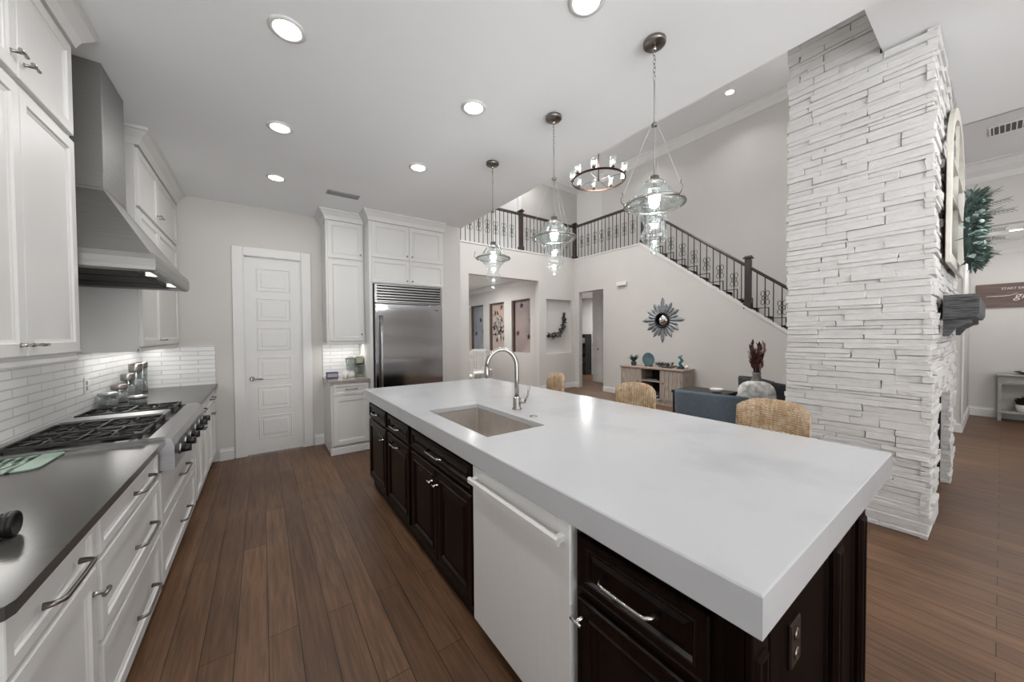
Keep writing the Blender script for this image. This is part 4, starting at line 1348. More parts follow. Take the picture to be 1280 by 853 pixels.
z = 0.0
row = 0
while z < 6.08:
    h = rnd.choice([.026, .034, .042, .05, .062])
    z1 = min(z + h, 6.09)
    # wide face (x = FX0), stones running along y
    ylo = FY0 if z < 3.56 else .55
    y = ylo + rnd.uniform(-.01, .012)
    first = True
    while y < FY1:
        L = rnd.choice([.16, .24, .33, .44])
        ye = min(y + L, FY1 + rnd.uniform(-.012, .01))
        if FY1 - ye < .08: ye = FY1 + rnd.uniform(-.012, .01)
        if z1 <= 3.56 or y > .53:
            pr = rnd.uniform(-.004, .016)
            stone(b, FX0 - pr, FX0 + q + .01, y + .0008, ye - .0008, z + .0005, z1 - .0005)
        y = ye
        if ye >= FY1 - .015: break
    # front face (y = FY0), stones running along x, below the family ceiling
    if z < 3.56:
        x = FX0 - rnd.uniform(0, .015)
        while x < FX1:
            L = rnd.choice([.16, .24, .33, .44])
            xe = min(x + L, FX1 + rnd.uniform(-.01, .01))
            if FX1 - xe < .08: xe = FX1 + rnd.uniform(-.01, .01)
            if not (z1 < .95 and x < 5.36 and xe > 4.32):
                pr = rnd.uniform(-.006, .020)
                stone(b, x + .0008, xe - .0008, FY0 - pr, FY0 + q + .01, z + .001, min(z1, 3.555) - .001)
            elif x < 4.32:
                pr = rnd.uniform(-.006, .020)
                stone(b, x + .0008, 4.32, FY0 - pr, FY0 + q + .01, z + .0005, z1 - .0005)
            elif xe > 5.36:
                pr = rnd.uniform(-.006, .020)
                stone(b, 5.36, xe - .0008, FY0 - pr, FY0 + q + .01, z + .0005, z1 - .0005)
            x = xe
            if xe >= FX1 - .012: break
    z = z1
b.build('ledgestone_facing', 'stone_white', t)
b = MB(); b.box(4.33, 5.35, .70, .745, 0.0, .94); b.box(4.325, 4.34, FY0 + .05, .70, 0.0, .94); b.box(5.34, 5.355, FY0 + .05, .70, 0, .94); b.build('firebox', 'cast_iron', t)
# mantel shelf
b = MB()
rnd = random.Random(5)
yf = .095
for x0, x1 in [(4.1, 5.5)]:
    vs = b.prism([(yf, 1.60), (yf + .012, 1.57), (.258, 1.56), (.258, 1.735), (yf + .02, 1.735), (yf, 1.71)], 'x', x0, x1)
b.prism([(.13, 1.565), (.258, 1.565), (.258, 1.43), (.235, 1.43), (.20, 1.49), (.16, 1.52), (.13, 1.53)], 'x', 4.13, 4.24)
b.prism([(.13, 1.565), (.258, 1.565), (.258, 1.43), (.235, 1.43), (.20, 1.49), (.16, 1.52), (.13, 1.53)], 'x', 5.36, 5.47)
for k in range(9):
    zz = 1.585 + k * .016
    b.box(4.093, 4.1, yf + .01, .25, zz, zz + rnd.uniform(.004, .011), .001)
solo(b, 'mantel_shelf', 'mantel_wood', 'charcoal rough wood mantel shelf on the stone fireplace', 'mantel')
# framed piece leaning over the mantel
t = thing('arched_frame', 'tall cream frame with dark panes hanging on the stone over the mantel', 'frame', (4.85, .23, 2.0))
b = MB()
for x0, x1 in [(4.13, 4.23), (5.47, 5.57)]: b.box(x0, x1, .228, .254, 1.98, 2.80, .004)
b.box(4.23, 5.47, .228, .254, 1.98, 2.06, .004)
n = 14
pts = []
for k in range(n + 1):
    a = PI * k / n
    pts.append((4.85 - .72 * math.cos(a), 2.80 + .50 * math.sin(a)))
for k in range(n, -1, -1):
    a = PI * k / n
    pts.append((4.85 - .62 * math.cos(a), 2.80 + .41 * math.sin(a)))
for k in range(n):
    quad = [pts[k], pts[k + 1], pts[2 * n + 1 - k - 1], pts[2 * n + 1 - k]]
    b.prism(quad, 'y', .228, .254)
b.build('frame', 'frame_cream', t)
b = MB(); b.box(4.84, 4.86, .232, .250, 2.06, 3.21); b.box(4.23, 5.47, .232, .250, 2.5, 2.52); b.box(4.23, 5.47, .232, .250, 2.79, 2.81); b.build('mullions', 'frame_cream', t)
b = MB(); b.box(4.23, 5.47, 0.250, 0.253, 2.06, 2.80); b.build('mirror_glass', 'mirror', t)

# wreath on the fireplace
rnd = random.Random(11)
wx, wy, wz, wr = 4.85, .165, 2.31, .25
t = thing('winter_wreath', 'dark green wreath with pale leaves and frosted twigs over the mantel', 'wreath', (wx, wy, wz))
b = MB(); b.tube([(wx + wr * math.cos(a), wy, wz + wr * math.sin(a)) for a in [i * PI / 16 for i in range(32)]], .028, 10, closed=True); b.build('ring', 'pine_green', t)


def leaf(mb, p, d, L, w, curl=.2):
    d = Vector(d).normalized()
    s = d.cross(Vector((rnd.uniform(-1, 1), rnd.uniform(-1, 1), rnd.uniform(-1, 1)))).normalized()
    n = s.cross(d)
    p = Vector(p)
    bm = mb.bm
    rows = []
    for k, ww in enumerate((.25, 1, .8, .1)):
        q_ = p + d * L * k / 3 + n * curl * L * (k / 3) ** 2
        rows.append([bm.verts.new(q_ - s * w * ww / 2), bm.verts.new(q_ + n * w * .12), bm.verts.new(q_ + s * w * ww / 2)])
    for a_, b2 in zip(rows, rows[1:]):
        for i in range(2):
            bm.faces.new([a_[i], a_[i + 1], b2[i + 1], b2[i]])


for nm, m_, n_, L_, w_ in [('pine_needles', 'pine_green', 300, .085, .012), ('leaves', 'leaf_green', 150, .08, .036), ('pale_leaves', 'pale_leaf', 60, .06, .045)]:
    b = MB()
    for k in range(n_):
        a = rnd.uniform(0, 2 * PI)
        c = Vector((wx + wr * math.cos(a), wy, wz + wr * math.sin(a)))
        d_ = Vector((math.cos(a) * rnd.uniform(-.6, 1), rnd.uniform(-1, .15), math.sin(a) * rnd.uniform(-.6, 1)))
        if d_.length < .2: continue
        d_.normalize()
        leaf(b, c + d_ * .03, d_ + Vector((rnd.uniform(-.5, .5), -.1, rnd.uniform(-.5, .5))), L_ * rnd.uniform(.6, 1.2), w_)
    b.build(nm, m_, t)
for (a, dz, L) in [(2.6, .10, .17), (2.9, .02, .19), (2.2, .22, .12), (3.6, -.08, .15), (.6, .2, .13), (.1, .0, .15), (5.6, -.1, .12)]:
    p = Vector((wx + wr * math.cos(a), wy - .02, wz + wr * math.sin(a)))
    e_ = p + Vector((math.cos(a) * .04, -L, dz * .3))
    b = MB()
    b.tube([p, (p + e_) / 2 + Vector((0, 0, .008)), e_], [.004, .003, .002], 5)
    for j in range(7):
        f_ = .3 + j * .1
        c = p.lerp(e_, f_)
        for sg in (-1, 1):
            b.tube([c, c + Vector((sg * .02, -.03, sg * .022))], [.0025, .0015], 4)
    b.build('twig', 'frost_twig', t)

b = MB()
for k in range(16):
    a = rnd.uniform(0, 2 * PI)
    b = MB(); b.sphere((wx + wr * math.cos(a) + rnd.uniform(-.04, .04), wy - .06, wz + wr * math.sin(a) + rnd.uniform(-.04, .04)), .016, 8); b.build('berry', 'pale_leaf', t)

# ------------------------------------------------------------------ side hall (right): sign and console
t = thing('wall_sign', 'long brown wooden sign with pale lettering above the grey console', 'sign', (10.09, -.5, 2.05))
b = MB(); b.box(10.07, 10.098, -1.25, .275, 1.86, 2.26, .003); b.build('board', 'sign_wood', t)


def text_mesh(body, name, size, origin, U, V, m, parent, shear=0.0, ext=.0015):
    cu = bpy.data.curves.new(name, 'FONT')
    cu.body = body
    cu.size = size
    cu.shear = shear
    cu.extrude = ext
    ob = bpy.data.objects.new(name, cu)
    C.objects.link(ob)
    bpy.context.view_layer.update()
    me = bpy.data.meshes.new_from_object(ob.evaluated_get(bpy.context.evaluated_depsgraph_get()))
    bpy.data.objects.remove(ob)
    bpy.data.curves.remove(cu)
    U, V = Vector(U), Vector(V)
    N = U.cross(V)
    off = Vector((0, 0, 0)); p = parent
    while p is not None:
        off += p.location; p = p.parent
    for v in me.vertices:
        v.co = Vector(origin) + U * v.co.x + V * v.co.y + N * v.co.z - off
    me.materials.clear(); me.materials.append(M[m])
    o = bpy.data.objects.new(name, me)
    C.objects.link(o)
    o.parent = parent
    return o


text_mesh('START EACH DAY WITH A', 'lettering', .05, (10.067, .02, 2.155), (0, -1, 0), (0, 0, 1), 'sign_ink', t)
text_mesh('grateful heart', 'lettering', .15, (10.067, -.10, 2.0), (0, -1, 0), (0, 0, 1), 'sign_ink', t, .35)
b = MB(); b.tube([(10.068, .17, 2.055), (10.068, .08, 2.05), (10.068, 0, 2.05), (10.068, -.08, 2.06), (10.068, -.14, 2.09)], [.003, .006, .006, .005, .003], 6); b.build('swash', 'sign_ink', t)

t = thing('console_table', 'grey painted console table with drawer and low shelf in the side hall', 'console table', (9.93, -.45, 0))
b = MB(); b.box(9.74, 10.08, -.95, .06, .735, .765, .005); b.build('top', 'console_grey', t)
b = MB(); b.box(9.77, 10.07, -.92, .035, .60, .735); b.build('apron', 'console_grey', t)
for y0, y1 in [(-.42, -.03), (-.86, -.47)]:
    b = MB(); b.rings((9.77, y0, .62), (0, 1, 0), (0, 0, 1), (-1, 0, 0), y1 - y0, .10, [(0, .006), (.012, .008), (.016, .003)]); dr = b.build('drawer', 'console_grey', t)
    b = MB(); b.tube([(9.762, (y0 + y1) / 2, .67), (9.745, (y0 + y1) / 2, .67)], [.006, .012], 8); b.build('knob', 'iron', dr)
for x in (9.77, 10.03):
    for y in (-.92, 0):
        b = MB(); b.box(x, x + .04, y - .005, y + .035, 0, .60, .003); b.build('leg', 'console_grey', t)
b = MB(); b.box(9.76, 10.07, -.93, .045, .13, .16, .004); b.build('shelf', 'console_grey', t)
t = thing('potted_plant', 'dark bushy plant in a white pot on the console lower shelf', 'plant', (9.92, -.25, .16))
b = MB(); b.lathe((9.92, -.25, .16), [(.09, 0), (.11, .02), (.12, .12), (.11, .12), (.10, .10), (0, .10)], 20); b.build('pot', 'white_pot', t)
b = MB()
for k in range(160):
    d_ = Vector((rnd.uniform(-1, 1), rnd.uniform(-1, 1), rnd.uniform(.2, 1))).normalized()
    leaf(b, Vector((9.92, -.25, .27)) + d_ * .04, d_, rnd.uniform(.07, .13), .03)
b.sphere((9.92, -.25, .30), .08, 10, (1.2, 1.5, .8))
b.build('foliage', 'black_leaf', t)
t = thing('dough_bowl', 'long low wooden bowl of pale shells on the grey console', 'bowl', (9.92, -.35, .765))
b = MB(); b.lathe((9.92, -.35, .765), [(.08, 0), (.13, .02), (.16, .05), (.15, .05), (.12, .025), (0, .012)], 24)
for v in b.bm.verts: v.co.y = -.35 + (v.co.y + .35) * 1.5
b.build('bowl', 'driftwood', t)
b = MB()
for k in range(9): b.sphere((9.92 + rnd.uniform(-.07, .07), -.35 + rnd.uniform(-.14, .14), .805), .035, 10, (1, 1.2, .8))
b.build('shells', 'shell', t)

# ------------------------------------------------------------------ RAILINGS
def baluster_meshes():
    """plain and scroll baluster, unit height .86, in x-z plane (z up), returned as meshes"""
    out = []
    for kind in (0, 1):
        b = MB()
        b.box(-.006, .006, -.006, .006, 0, .86)
        b.box(-.012, .012, -.012, .012, 0, .02)
        if kind:
            for sg in (-1, 1):
                for zc, r in [(.34, .045), (.52, .045), (.43, .03)]:
                    b.tube([(sg * (.008 + r * .62 * (1 - math.cos(a))), 0, zc + r * 1.25 * math.sin(a)) for a in [i * PI / 5 for i in range(10)]], .005, 4, closed=True)
            b.sphere((0, 0, .43), .018, 8)
            b.sphere((0, 0, .60), .012, 6)
            b.sphere((0, 0, .26), .012, 6)
        me = bpy.data.meshes.new('baluster')
        b.bm.to_mesh(me); b.bm.free()
        me.materials.append(M['iron'])
        out.append(me)
    return out


BAL = baluster_meshes()


def put_bal(kind, x, y, z, rot, parent, sc=1.0):
    o = bpy.data.objects.new('baluster', BAL[kind])
    C.objects.link(o)
    o.parent = parent
    o.location = Vector((x, y, z)) - parent.location
    o.rotation_euler = (0, 0, rot)
    o.scale = (1, 1, sc)
    return o


def newel(x, y, z0, z1, parent, taper=False):
    b = MB(); w = .045
    b.box(x - w, x + w, y - w, y + w, z0, z1 - .06, .004)
    b.box(x - w * .8, x + w * .8, y - w * .8, y + w * .8, z1 - .06, z1 - .04)
    b.box(x - w * 1.5, x + w * 1.5, y - w * 1.5, y + w * 1.5, z1 - .04, z1 - .015, .006)
    b.prism([(x - w * 1.2, z1 - .015), (x + w * 1.2, z1 - .015), (x + w * .2, z1 + .015), (x - w * .2, z1 + .015)], 'y', y - w * 1.2, y + w * 1.2)
    b.box(x - w * 1.35, x + w * 1.35, y - w * 1.35, y + w * 1.35, z0, z0 + .10, .004)
    b.build('newel_post', 'rail_wood', parent)


ZR = 3.53
t = thing('balcony_railing', 'dark balcony railing with scroll balusters along the back landing', 'railing', (5.0, YF + .06, ZR))
b = MB(); b.prism([(YF + .03, 4.40), (YF + .09, 4.40), (YF + .095, 4.43), (YF + .08, 4.455), (YF + .04, 4.455), (YF + .025, 4.43)], 'x', 2.41, XS + .0); b.build('handrail', 'rail_wood', t)
newel(5.245, YF + .06, ZR, 4.53, t)
newel(XS + .06, YF + .06, ZR, 4.53, t)
x = 2.55
k = 0
while x < 7.0:
    if abs(x - 5.245) > .07:
        put_bal(k % 2, x, YF + .06, ZR, 0, t, (4.41 - ZR) / .86)
    x += .115; k += 1
t = thing('landing_railing', 'dark railing with scroll balusters from the corner post towards the stairs', 'railing', (XS + .06, 5.8, ZR))
b = MB(); b.prism([(XS + .03, 4.40), (XS + .09, 4.40), (XS + .095, 4.43), (XS + .08, 4.455), (XS + .04, 4.455), (XS + .025, 4.43)], 'y', 4.80, YF + .01); b.build('handrail', 'rail_wood', t)
newel(XS + .06, 4.78, ZR - .02, 4.53, t)
y = YF - .09; k = 0
while y > 4.86:
    put_bal(k % 2, XS + .06, y, ZR, PI / 2, t, (4.41 - ZR) / .86)
    y -= .115; k += 1
t = thing('stair_railing', 'dark sloping stair railing with scroll balusters descending to the right', 'railing', (XS + .06, 3.2, zs_(3.2)))
def zr_(y): return 2.757 + .775 * (y - 2.757) - .03
b = MB()
ya, yb_ = 1.0, 4.74
bm = b.bm
sec = [(-.03, -.03), (.03, -.03), (.035, 0), (.02, .03), (-.02, .03), (-.035, 0)]
A = [bm.verts.new((XS + .06 + p, ya, zr_(ya) + q_)) for p, q_ in sec]
B2 = [bm.verts.new((XS + .06 + p, yb_, zr_(yb_) + q_)) for p, q_ in sec]
fs = [bm.faces.new(A), bm.faces.new(B2)] + [bm.faces.new([A[i], A[(i + 1) % 6], B2[(i + 1) % 6], B2[i]]) for i in range(6)]
bmesh.ops.recalc_face_normals(bm, faces=fs)
b.build('handrail', 'rail_wood', t)
newel(XS + .06, 2.66, zs_(2.66) + .0, 2.83, t)
# stepped iron shoe rail following the treads
b = MB()
i = 0
for i in range(17):
    y1 = 4.80 - i * .2457
    zt = zs_(y1 - .2457) + .245
    b.box(XS + .052, XS + .068, y1 - .2457, y1, zt - .012, zt)
    zn = zs_(y1 - 2 * .2457) + .245
    b.box(XS + .052, XS + .068, y1 - .2457 - .006, y1 - .2457 + .006, zn, zt)
b.build('shoe_rail', 'iron', t)
k = 0
i = 0
for i in range(16):
    y1 = 4.80 - i * .2457
    for f in (.27, .77):
        yy = y1 - .2457 * f
        if yy < 1.1 or abs(yy - 2.66) < .06: k += 1; continue
        z0 = zs_(yy) + .012
        L = zr_(yy) - .02 - z0
        put_bal(k % 2, XS + .06, yy, z0, PI / 2, t, L / .86)
        k += 1

# ------------------------------------------------------------------ LIVING ROOM CONTENT
# sunburst mirror
cy_, cz_ = 4.27, 1.75
t = thing('sunburst_mirror', 'round sunburst mirror with grey metal rays on the stair wall', 'mirror', (XS - .02, cy_, cz_))
AX = (Vector((0, 1, 0)), Vector((0, 0, 1)), Vector((-1, 0, 0)))
b = MB(); b.lathe((XS - .012, cy_, cz_), [(.135, 0), (.165, 0), (.17, .012), (.165, .028), (.15, .034), (.135, .028)], 36, AX, close=True); b.build('rim', 'iron', t)
b = MB(); b.lathe((XS - .012, cy_, cz_), [(0, .004), (.137, .004), (.137, .010), (0, .016)], 36, AX); b.build('mirror_glass', 'mirror', t)
rnd = random.Random(2)
for k in range(24):
    a = k * 2 * PI / 24
    L = (.49 if k % 6 == 0 else (.42 if k % 2 == 0 else .36))
    d_ = Vector((0, math.cos(a), math.sin(a))); s_ = Vector((0, -math.sin(a), math.cos(a)))
    b = MB(); bm = b.bm
    pr = [(.15, .016), (.24, .034), (L - .10, .046), (L - .04, .030), (L, .002)]
    A, Bk, Tt = [], [], []
    base = Vector((XS - .004, cy_, cz_))
    for rr_, w_ in pr:
        A.append(bm.verts.new(base + d_ * rr_ + s_ * w_)); Bk.append(bm.verts.new(base + d_ * rr_ - s_ * w_)); Tt.append(bm.verts.new(base + d_ * rr_ + Vector((-.018, 0, 0))))
    fs = []
    for i in range(len(pr) - 1):
        fs += [bm.faces.new([A[i], A[i + 1], Tt[i + 1], Tt[i]]), bm.faces.new([Tt[i], Tt[i + 1], Bk[i + 1], Bk[i]]), bm.faces.new([A[i], Bk[i], Bk[i + 1], A[i + 1]])]
    fs += [bm.faces.new([A[0], Tt[0], Bk[0]]), bm.faces.new([A[-1], Bk[-1], Tt[-1]])]
    bmesh.ops.recalc_face_normals(bm, faces=fs)
    b.build('ray', 'sunburst_grey', t)
# chime box
t = thing('door_chime', 'small white door chime box high on the stair wall', 'door chime', (XS - .02, 5.31, 2.62))
b = MB(); b.box(XS - .05, XS - .001, 5.17, 5.45, 2.61, 2.70, .006); b.build('cover', 'white_paint', t)
b = MB(); b.box(XS - .052, XS - .05, 5.19, 5.43, 2.612, 2.62); b.build('grille', 'vent_metal', t)

# weathered media console
cx0, cx1, cy0, cy1 = 6.6, 7.02, 3.585, 5.01
t = thing('media_console', 'weathered grey-brown wood media console against the stair wall', 'console', (6.81, 4.3, 0))
b = MB(); b.box(cx0 - .02, cx1, cy0 - .03, cy1 + .03, .715, .75, .004); b.build('top', 'weathered_top', t)
b = MB()
b.box(cx0, cx1, cy0, cy0 + .03, .0, .715); b.box(cx0, cx1, cy1 - .03, cy1, 0, .715); b.box(cx0, cx1, 4.035, 4.06, .08, .715); b.box(cx0, cx1, 4.49, 4.515, .08, .715)
b.box(cx0, cx1, cy0 + .03, cy1 - .03, .08, .11); b.box(cx0 + .01, cx0 + .03, cy0 + .03, cy1 - .03, 0, .08)
b.build('body', 'weathered_wood', t)
b = MB(); b.box(cx1 - .012, cx1 - .002, cy0 + .03, cy1 - .03, .11, .715); b.build('back', 'dark_inside', t)
b = MB(); b.box(cx0 + .01, cx1 - .012, 4.06, 4.49, .455, .475); b.build('shelf', 'weathered_wood', t)
for y0, y1 in [(cy0 + .035, 4.03), (4.52, cy1 - .035)]:
    b = MB()
    n = 5
    for k in range(n):
        w_ = (y1 - y0) / n
        b.box(cx0 - .004, cx0 + .016, y0 + k * w_ + .002, y0 + (k + 1) * w_ - .002, .115, .708, .002)
    d_ = b.build('door', 'weathered_wood', t)
    b = MB(); b.sphere((cx0 - .014, y1 - .04 if y0 < 4 else y0 + .04, .45), .013, 8); b.build('knob', 'iron', d_)
for nm, lab, y0, y1, z0, h, m_ in [('cable_box', 'black box on the upper shelf of the media console', 4.12, 4.42, .475, .05, 'black_plastic'), ('media_player', 'dark box on the lower shelf of the media console', 4.1, 4.40, .11, .12, 'dark_inside')]:
    tt = thing(nm, lab, 'electronics', (6.78, (y0 + y1) / 2, z0))
    b = MB(); b.box(6.66, 6.9, y0, y1, z0, z0 + h, .004); b.build('case', m_, tt)
    b = MB(); b.box(6.657, 6.66, y0 + .03, y1 - .03, z0 + h * .3, z0 + h * .6); b.build('display', 'vent_metal', tt)
rnd = random.Random(4)
t = thing('succulent', 'small teal potted succulent at the left end of media console', 'plant', (6.78, 4.80, .75))
b = MB(); b.lathe((6.78, 4.80, .75), [(.045, 0), (.055, .01), (.06, .08), (.05, .09), (0, .08)], 14); b.build('pot', 'teal_dark', t)
b = MB()
for k in range(36):
    d_ = Vector((rnd.uniform(-.6, .6), rnd.uniform(-.6, .6), 1)).normalized()
    leaf(b, (6.78, 4.80, .82), d_, rnd.uniform(.12, .21), .035)
b.build('foliage', 'teal_dark', t)
t = thing('decor_plate', 'round blue-green glazed plate on a stand on the media console', 'plate', (6.8, 4.45, .75))
AXP = (Vector((0, 1, 0)), Vector((0, 0, 1)), Vector((-1, 0, 0)))
b = MB(); b.lathe((6.82, 4.45, .905), [(0, 0), (.09, .002), (.145, .016), (.148, .02), (.142, .022), (.09, .010), (0, .008)], 32, AXP); b.build('plate', 'plate_glaze', t)
b = MB(); b.box(6.76, 6.86, 4.39, 4.40, .75, .775); b.box(6.76, 6.86, 4.50, 4.51, .75, .775); b.box(6.832, 6.84, 4.39, 4.51, .75, .86); b.build('stand', 'iron', t)
t = thing('driftwood_bowl', 'low driftwood piece with green sprigs on the media console', 'ornament', (6.78, 4.04, .75))
b = MB(); b.tube([(6.78, 3.80, .80), (6.77, 3.9, .778), (6.78, 4.05, .774), (6.79, 4.18, .785), (6.78, 4.28, .82)], [.012, .028, .032, .024, .008], 8); b.tube([(6.76, 3.95, .775), (6.72, 4.0, .82), (6.70, 4.02, .86)], [.018, .012, .004], 6); b.build('branch', 'driftwood', t)
b = MB()
for k in range(40):
    d_ = Vector((rnd.uniform(-.7, .7), rnd.uniform(-.9, .9), .8)).normalized()
    leaf(b, (6.78, 4.05 + rnd.uniform(-.15, .15), .80), d_, rnd.uniform(.05, .10), .03)
b.build('sprigs', 'teal_dark', t)
t = thing('teal_figurine', 'upright teal sea figurine on a dark base on the media console', 'figurine', (6.78, 3.715, .75))
b = MB(); b.box(6.73, 6.83, 3.66, 3.77, .75, .80, .004); b.build('base', 'teal_dark', t)
b = MB(); b.tube([(6.78, 3.70, .80), (6.78, 3.74, .86), (6.78, 3.69, .92), (6.78, 3.73, .98), (6.78, 3.69, 1.03)], [.035, .028, .033, .024, .010], 10); b.sphere((6.78, 3.745, .985), .028, 8); b.build('body', 'teal', t)
t = solo((lambda b_: (b_.sphere((6.78, 3.60, .79), .04, 12, (1, 1.1, 1)), b_.lathe((6.78, 3.60, .81), [(.03, 0), (.015, .02), (0, .035)], 10), b_)[-1])(MB()), 'sea_shell', 'shell', 'small pale shell at the right end of media console', 'shell')


# armchairs
def barrel_chair(name, x, y, rz, m_, label, cat='armchair', h=.80, w=.36, pm=None):
    t = thing(name, label, cat, (0, 0, 0))
    for sx in (-1, 1):
        for sy in (-1, 1):
            b = MB(); b.tube([(sx * .24, sy * .24, 0), (sx * .22, sy * .22, .17)], [.014, .02], 8); b.build('leg', 'rail_wood', t)
    b = MB(); b.box(-.30, .30, -.30, .30, .16, .34, .03, 2); b.build('seat_base', m_, t)
    b = MB(); b.box(-.29, .27, -.26, .26, .345, .46, .05, 3); b.build('seat_cushion', m_, t)
    b = MB(); bm = b.bm
    n = 22
    ring = []
    for k in range(n + 1):
        a = -2.25 + 4.5 * k / n
        c, s2 = math.cos(a), math.sin(a)
        ht = .58 + (h - .58) * max(0, math.cos(a * .55)) ** .6
        prof = [(.30, .16), (.315, .40), (.33, ht - .02), (.345, ht), (.375, ht), (.385, ht - .03), (.375, .40), (.36, .16)]
        ring.append([bm.verts.new((c * (r + w - .36), s2 * (r + w - .36) * 1.02, z_)) for r, z_ in prof])
    fs = []
    for p_, q_ in zip(ring, ring[1:]):
        for i in range(8):
            fs.append(bm.faces.new([p_[i], p_[(i + 1) % 8], q_[(i + 1) % 8], q_[i]]))
    fs += [bm.faces.new(ring[0]), bm.faces.new(ring[-1])]
    bmesh.ops.recalc_face_normals(bm, faces=fs)
    for f in fs: f.smooth = len(f.verts) == 4
    b.build('backrest', m_, t)
    t.location = (x, y, 0)
    t.rotation_euler = (0, 0, rz)
    return t


barrel_chair('armchair', 4.35, 2.02, PI + .05, 'blue_fabric', 'slate blue barrel armchair seen from behind, left of the nearest woven stool', h=.80)
barrel_chair('armchair', 5.05, 1.66, PI + .25, 'navy_fabric', 'navy armchair partly hidden behind nearest woven stool', h=.62)
barrel_chair('armchair', 6.15, 2.02, PI * .75, 'charcoal_fabric', 'black armchair with rounded back behind the grey floor vase', h=.80)
t = thing('throw_pillow', 'white patterned throw pillow sitting in the navy armchair', 'pillow', (4.99, 1.76, .46))
b = MB(); b.sphere((0, 0, .20), .21, 20, (.35, 1, 1))
for v in b.bm.verts:
    for i in (1, 2):
        c_ = .20 if i == 2 else 0
        d_ = v.co[i] - c_
        v.co[i] = c_ + math.copysign(min(abs(d_) ** .75 * .21 ** .25, .2), d_)
o = b.build('cover', 'pillow_fabric'); o.parent = t; t.rotation_euler = (0, .2, .5)
t = thing('floor_vase', 'tall grey gourd floor vase holding dark dried flowers', 'vase', (5.45, 1.93, 0))
b = MB(); b.lathe((5.45, 1.93, 0), [(.10, 0), (.13, .02), (.17, .22), (.175, .40), (.15, .56), (.11, .70), (.065, .82), (.045, .89), (.055, .93), (.045, .93), (.035, .88), (0, .80)], 24); b.build('vase', 'grey_vase', t)
rnd = random.Random(8)
b = MB(); p_ = MB()
for k in range(26):
    dx, dy = rnd.uniform(-.07, .07), rnd.uniform(-.07, .07)
    zt_ = rnd.uniform(1.10, 1.36)
    b.tube([(5.45 + dx * .3, 1.93 + dy * .3, .86), (5.45 + dx * .6, 1.93 + dy * .6, 1.05), (5.45 + dx, 1.93 + dy, zt_)], [.005, .005, .003], 5)
    for j in range(7):
        leaf(b if k % 4 else p_, (5.45 + dx * (.6 + .06 * j), 1.93 + dy * (.6 + .06 * j), .98 + (zt_ - .98) * j / 7), (rnd.uniform(-.5, .5), rnd.uniform(-.5, .5), 1), .09, .03)
b.build('dried_flowers', 'dry_flower', t)
p_.build('pale_blooms', 'dry_flower_pale', t)
t = thing('coffee_table', 'dark low coffee table with tray in front of the blue armchair', 'table', (5.4, 2.55, 0))
b = MB(); b.box(5.1, 5.7, 2.25, 2.95, .56, .60, .008); b.build('top', 'iron', t)
for sx in (5.14, 5.66):
    for sy in (2.29, 2.91):
        b = MB(); b.box(sx - .02, sx + .02, sy - .02, sy + .02, 0, .56); b.build('leg', 'iron', t)
t = thing('table_bowl', 'small pale bowl standing on the dark coffee table', 'bowl', (5.35, 2.4, .60))
b = MB(); b.lathe((5.35, 2.4, .60), [(.04, 0), (.07, .02), (.09, .06), (.082, .06), (.06, .025), (0, .012)], 18); b.build('bowl', 'white_pot', t)

# crescent wreath in niche
rnd = random.Random(6)
t = thing('crescent_wreath', 'dark crescent moon wreath with pale flowers in the wall niche', 'wreath', (6.45, YF + .07, 1.8))
pts = []
for k in range(17):
    a = -PI * .62 + (PI * .72) * k / 16
    pts.append((6.28 + .42 * math.cos(a) * 1.0, YF + .07, 1.86 + .45 * math.sin(a)))
rad = [.02 + .055 * math.sin(PI * k / 16) for k in range(17)]
b = MB(); b.tube(pts, [.008] * 17, 6); b.build('hoop', 'iron', t)
b = MB(); c2 = MB()
for k in range(230):
    i = rnd.randrange(17)
    d_ = Vector((rnd.uniform(-1, 1), rnd.uniform(-.8, .1), rnd.uniform(-1, 1))).normalized()
    p0_ = Vector(pts[i]) + Vector((rnd.uniform(-1, 1) * rad[i] * .7, -.01, rnd.uniform(-1, 1) * rad[i] * .7))
    leaf(b if k % 4 else c2, p0_, d_, rnd.uniform(.05, .10), .04)
b.build('leaves', 'wreath_dark', t); c2.build('pale_flowers', 'wreath_pale', t)

# hall rack behind the door opening
t = thing('coat_rack', 'black tall rack with hanging things in the hallway beyond the doorway', 'rack', (9.5, 8.75, 0))
b = MB(); b.box(9.35, 9.65, 8.60, 8.64, 0, 1.45); b.box(9.35, 9.65, 8.90, 8.94, 0, 1.45); b.box(9.35, 9.65, 8.64, 8.90, 1.40, 1.45); b.box(9.35, 9.65, 8.64, 8.90, .05, .10)
for z_ in (.4, .75, 1.1): b.box(9.35, 9.65, 8.64, 8.90, z_, z_ + .02)
b.build('frame', 'rack_black', t)
for k, (z_, m_) in enumerate([(.10, 'rack_black'), (.42, 'wreath_dark'), (.77, 'rack_black'), (1.12, 'vent_metal')]):
    b = MB(); b.box(9.38, 9.62, 8.66, 8.88, z_, z_ + .2, .02, 2); b.build('basket', m_, t)

# dining room: art panels in the niches, chairs, lantern
def star(mb, x, y, z, r):
    bm = mb.bm
    pts = []
    for k in range(10):
        a = PI / 2 + k * PI / 5
        rr_ = r if k % 2 == 0 else r * .42
        pts.append(bm.verts.new((x, y + rr_ * math.cos(a), z + rr_ * math.sin(a))))
    c = bm.verts.new((x - r * .3, y, z))
    e_ = bm.verts.new((x + .004, y, z))
    for k in range(10):
        bm.faces.new([pts[k], pts[(k + 1) % 10], c])
        bm.faces.new([pts[(k + 1) % 10], pts[k], e_])


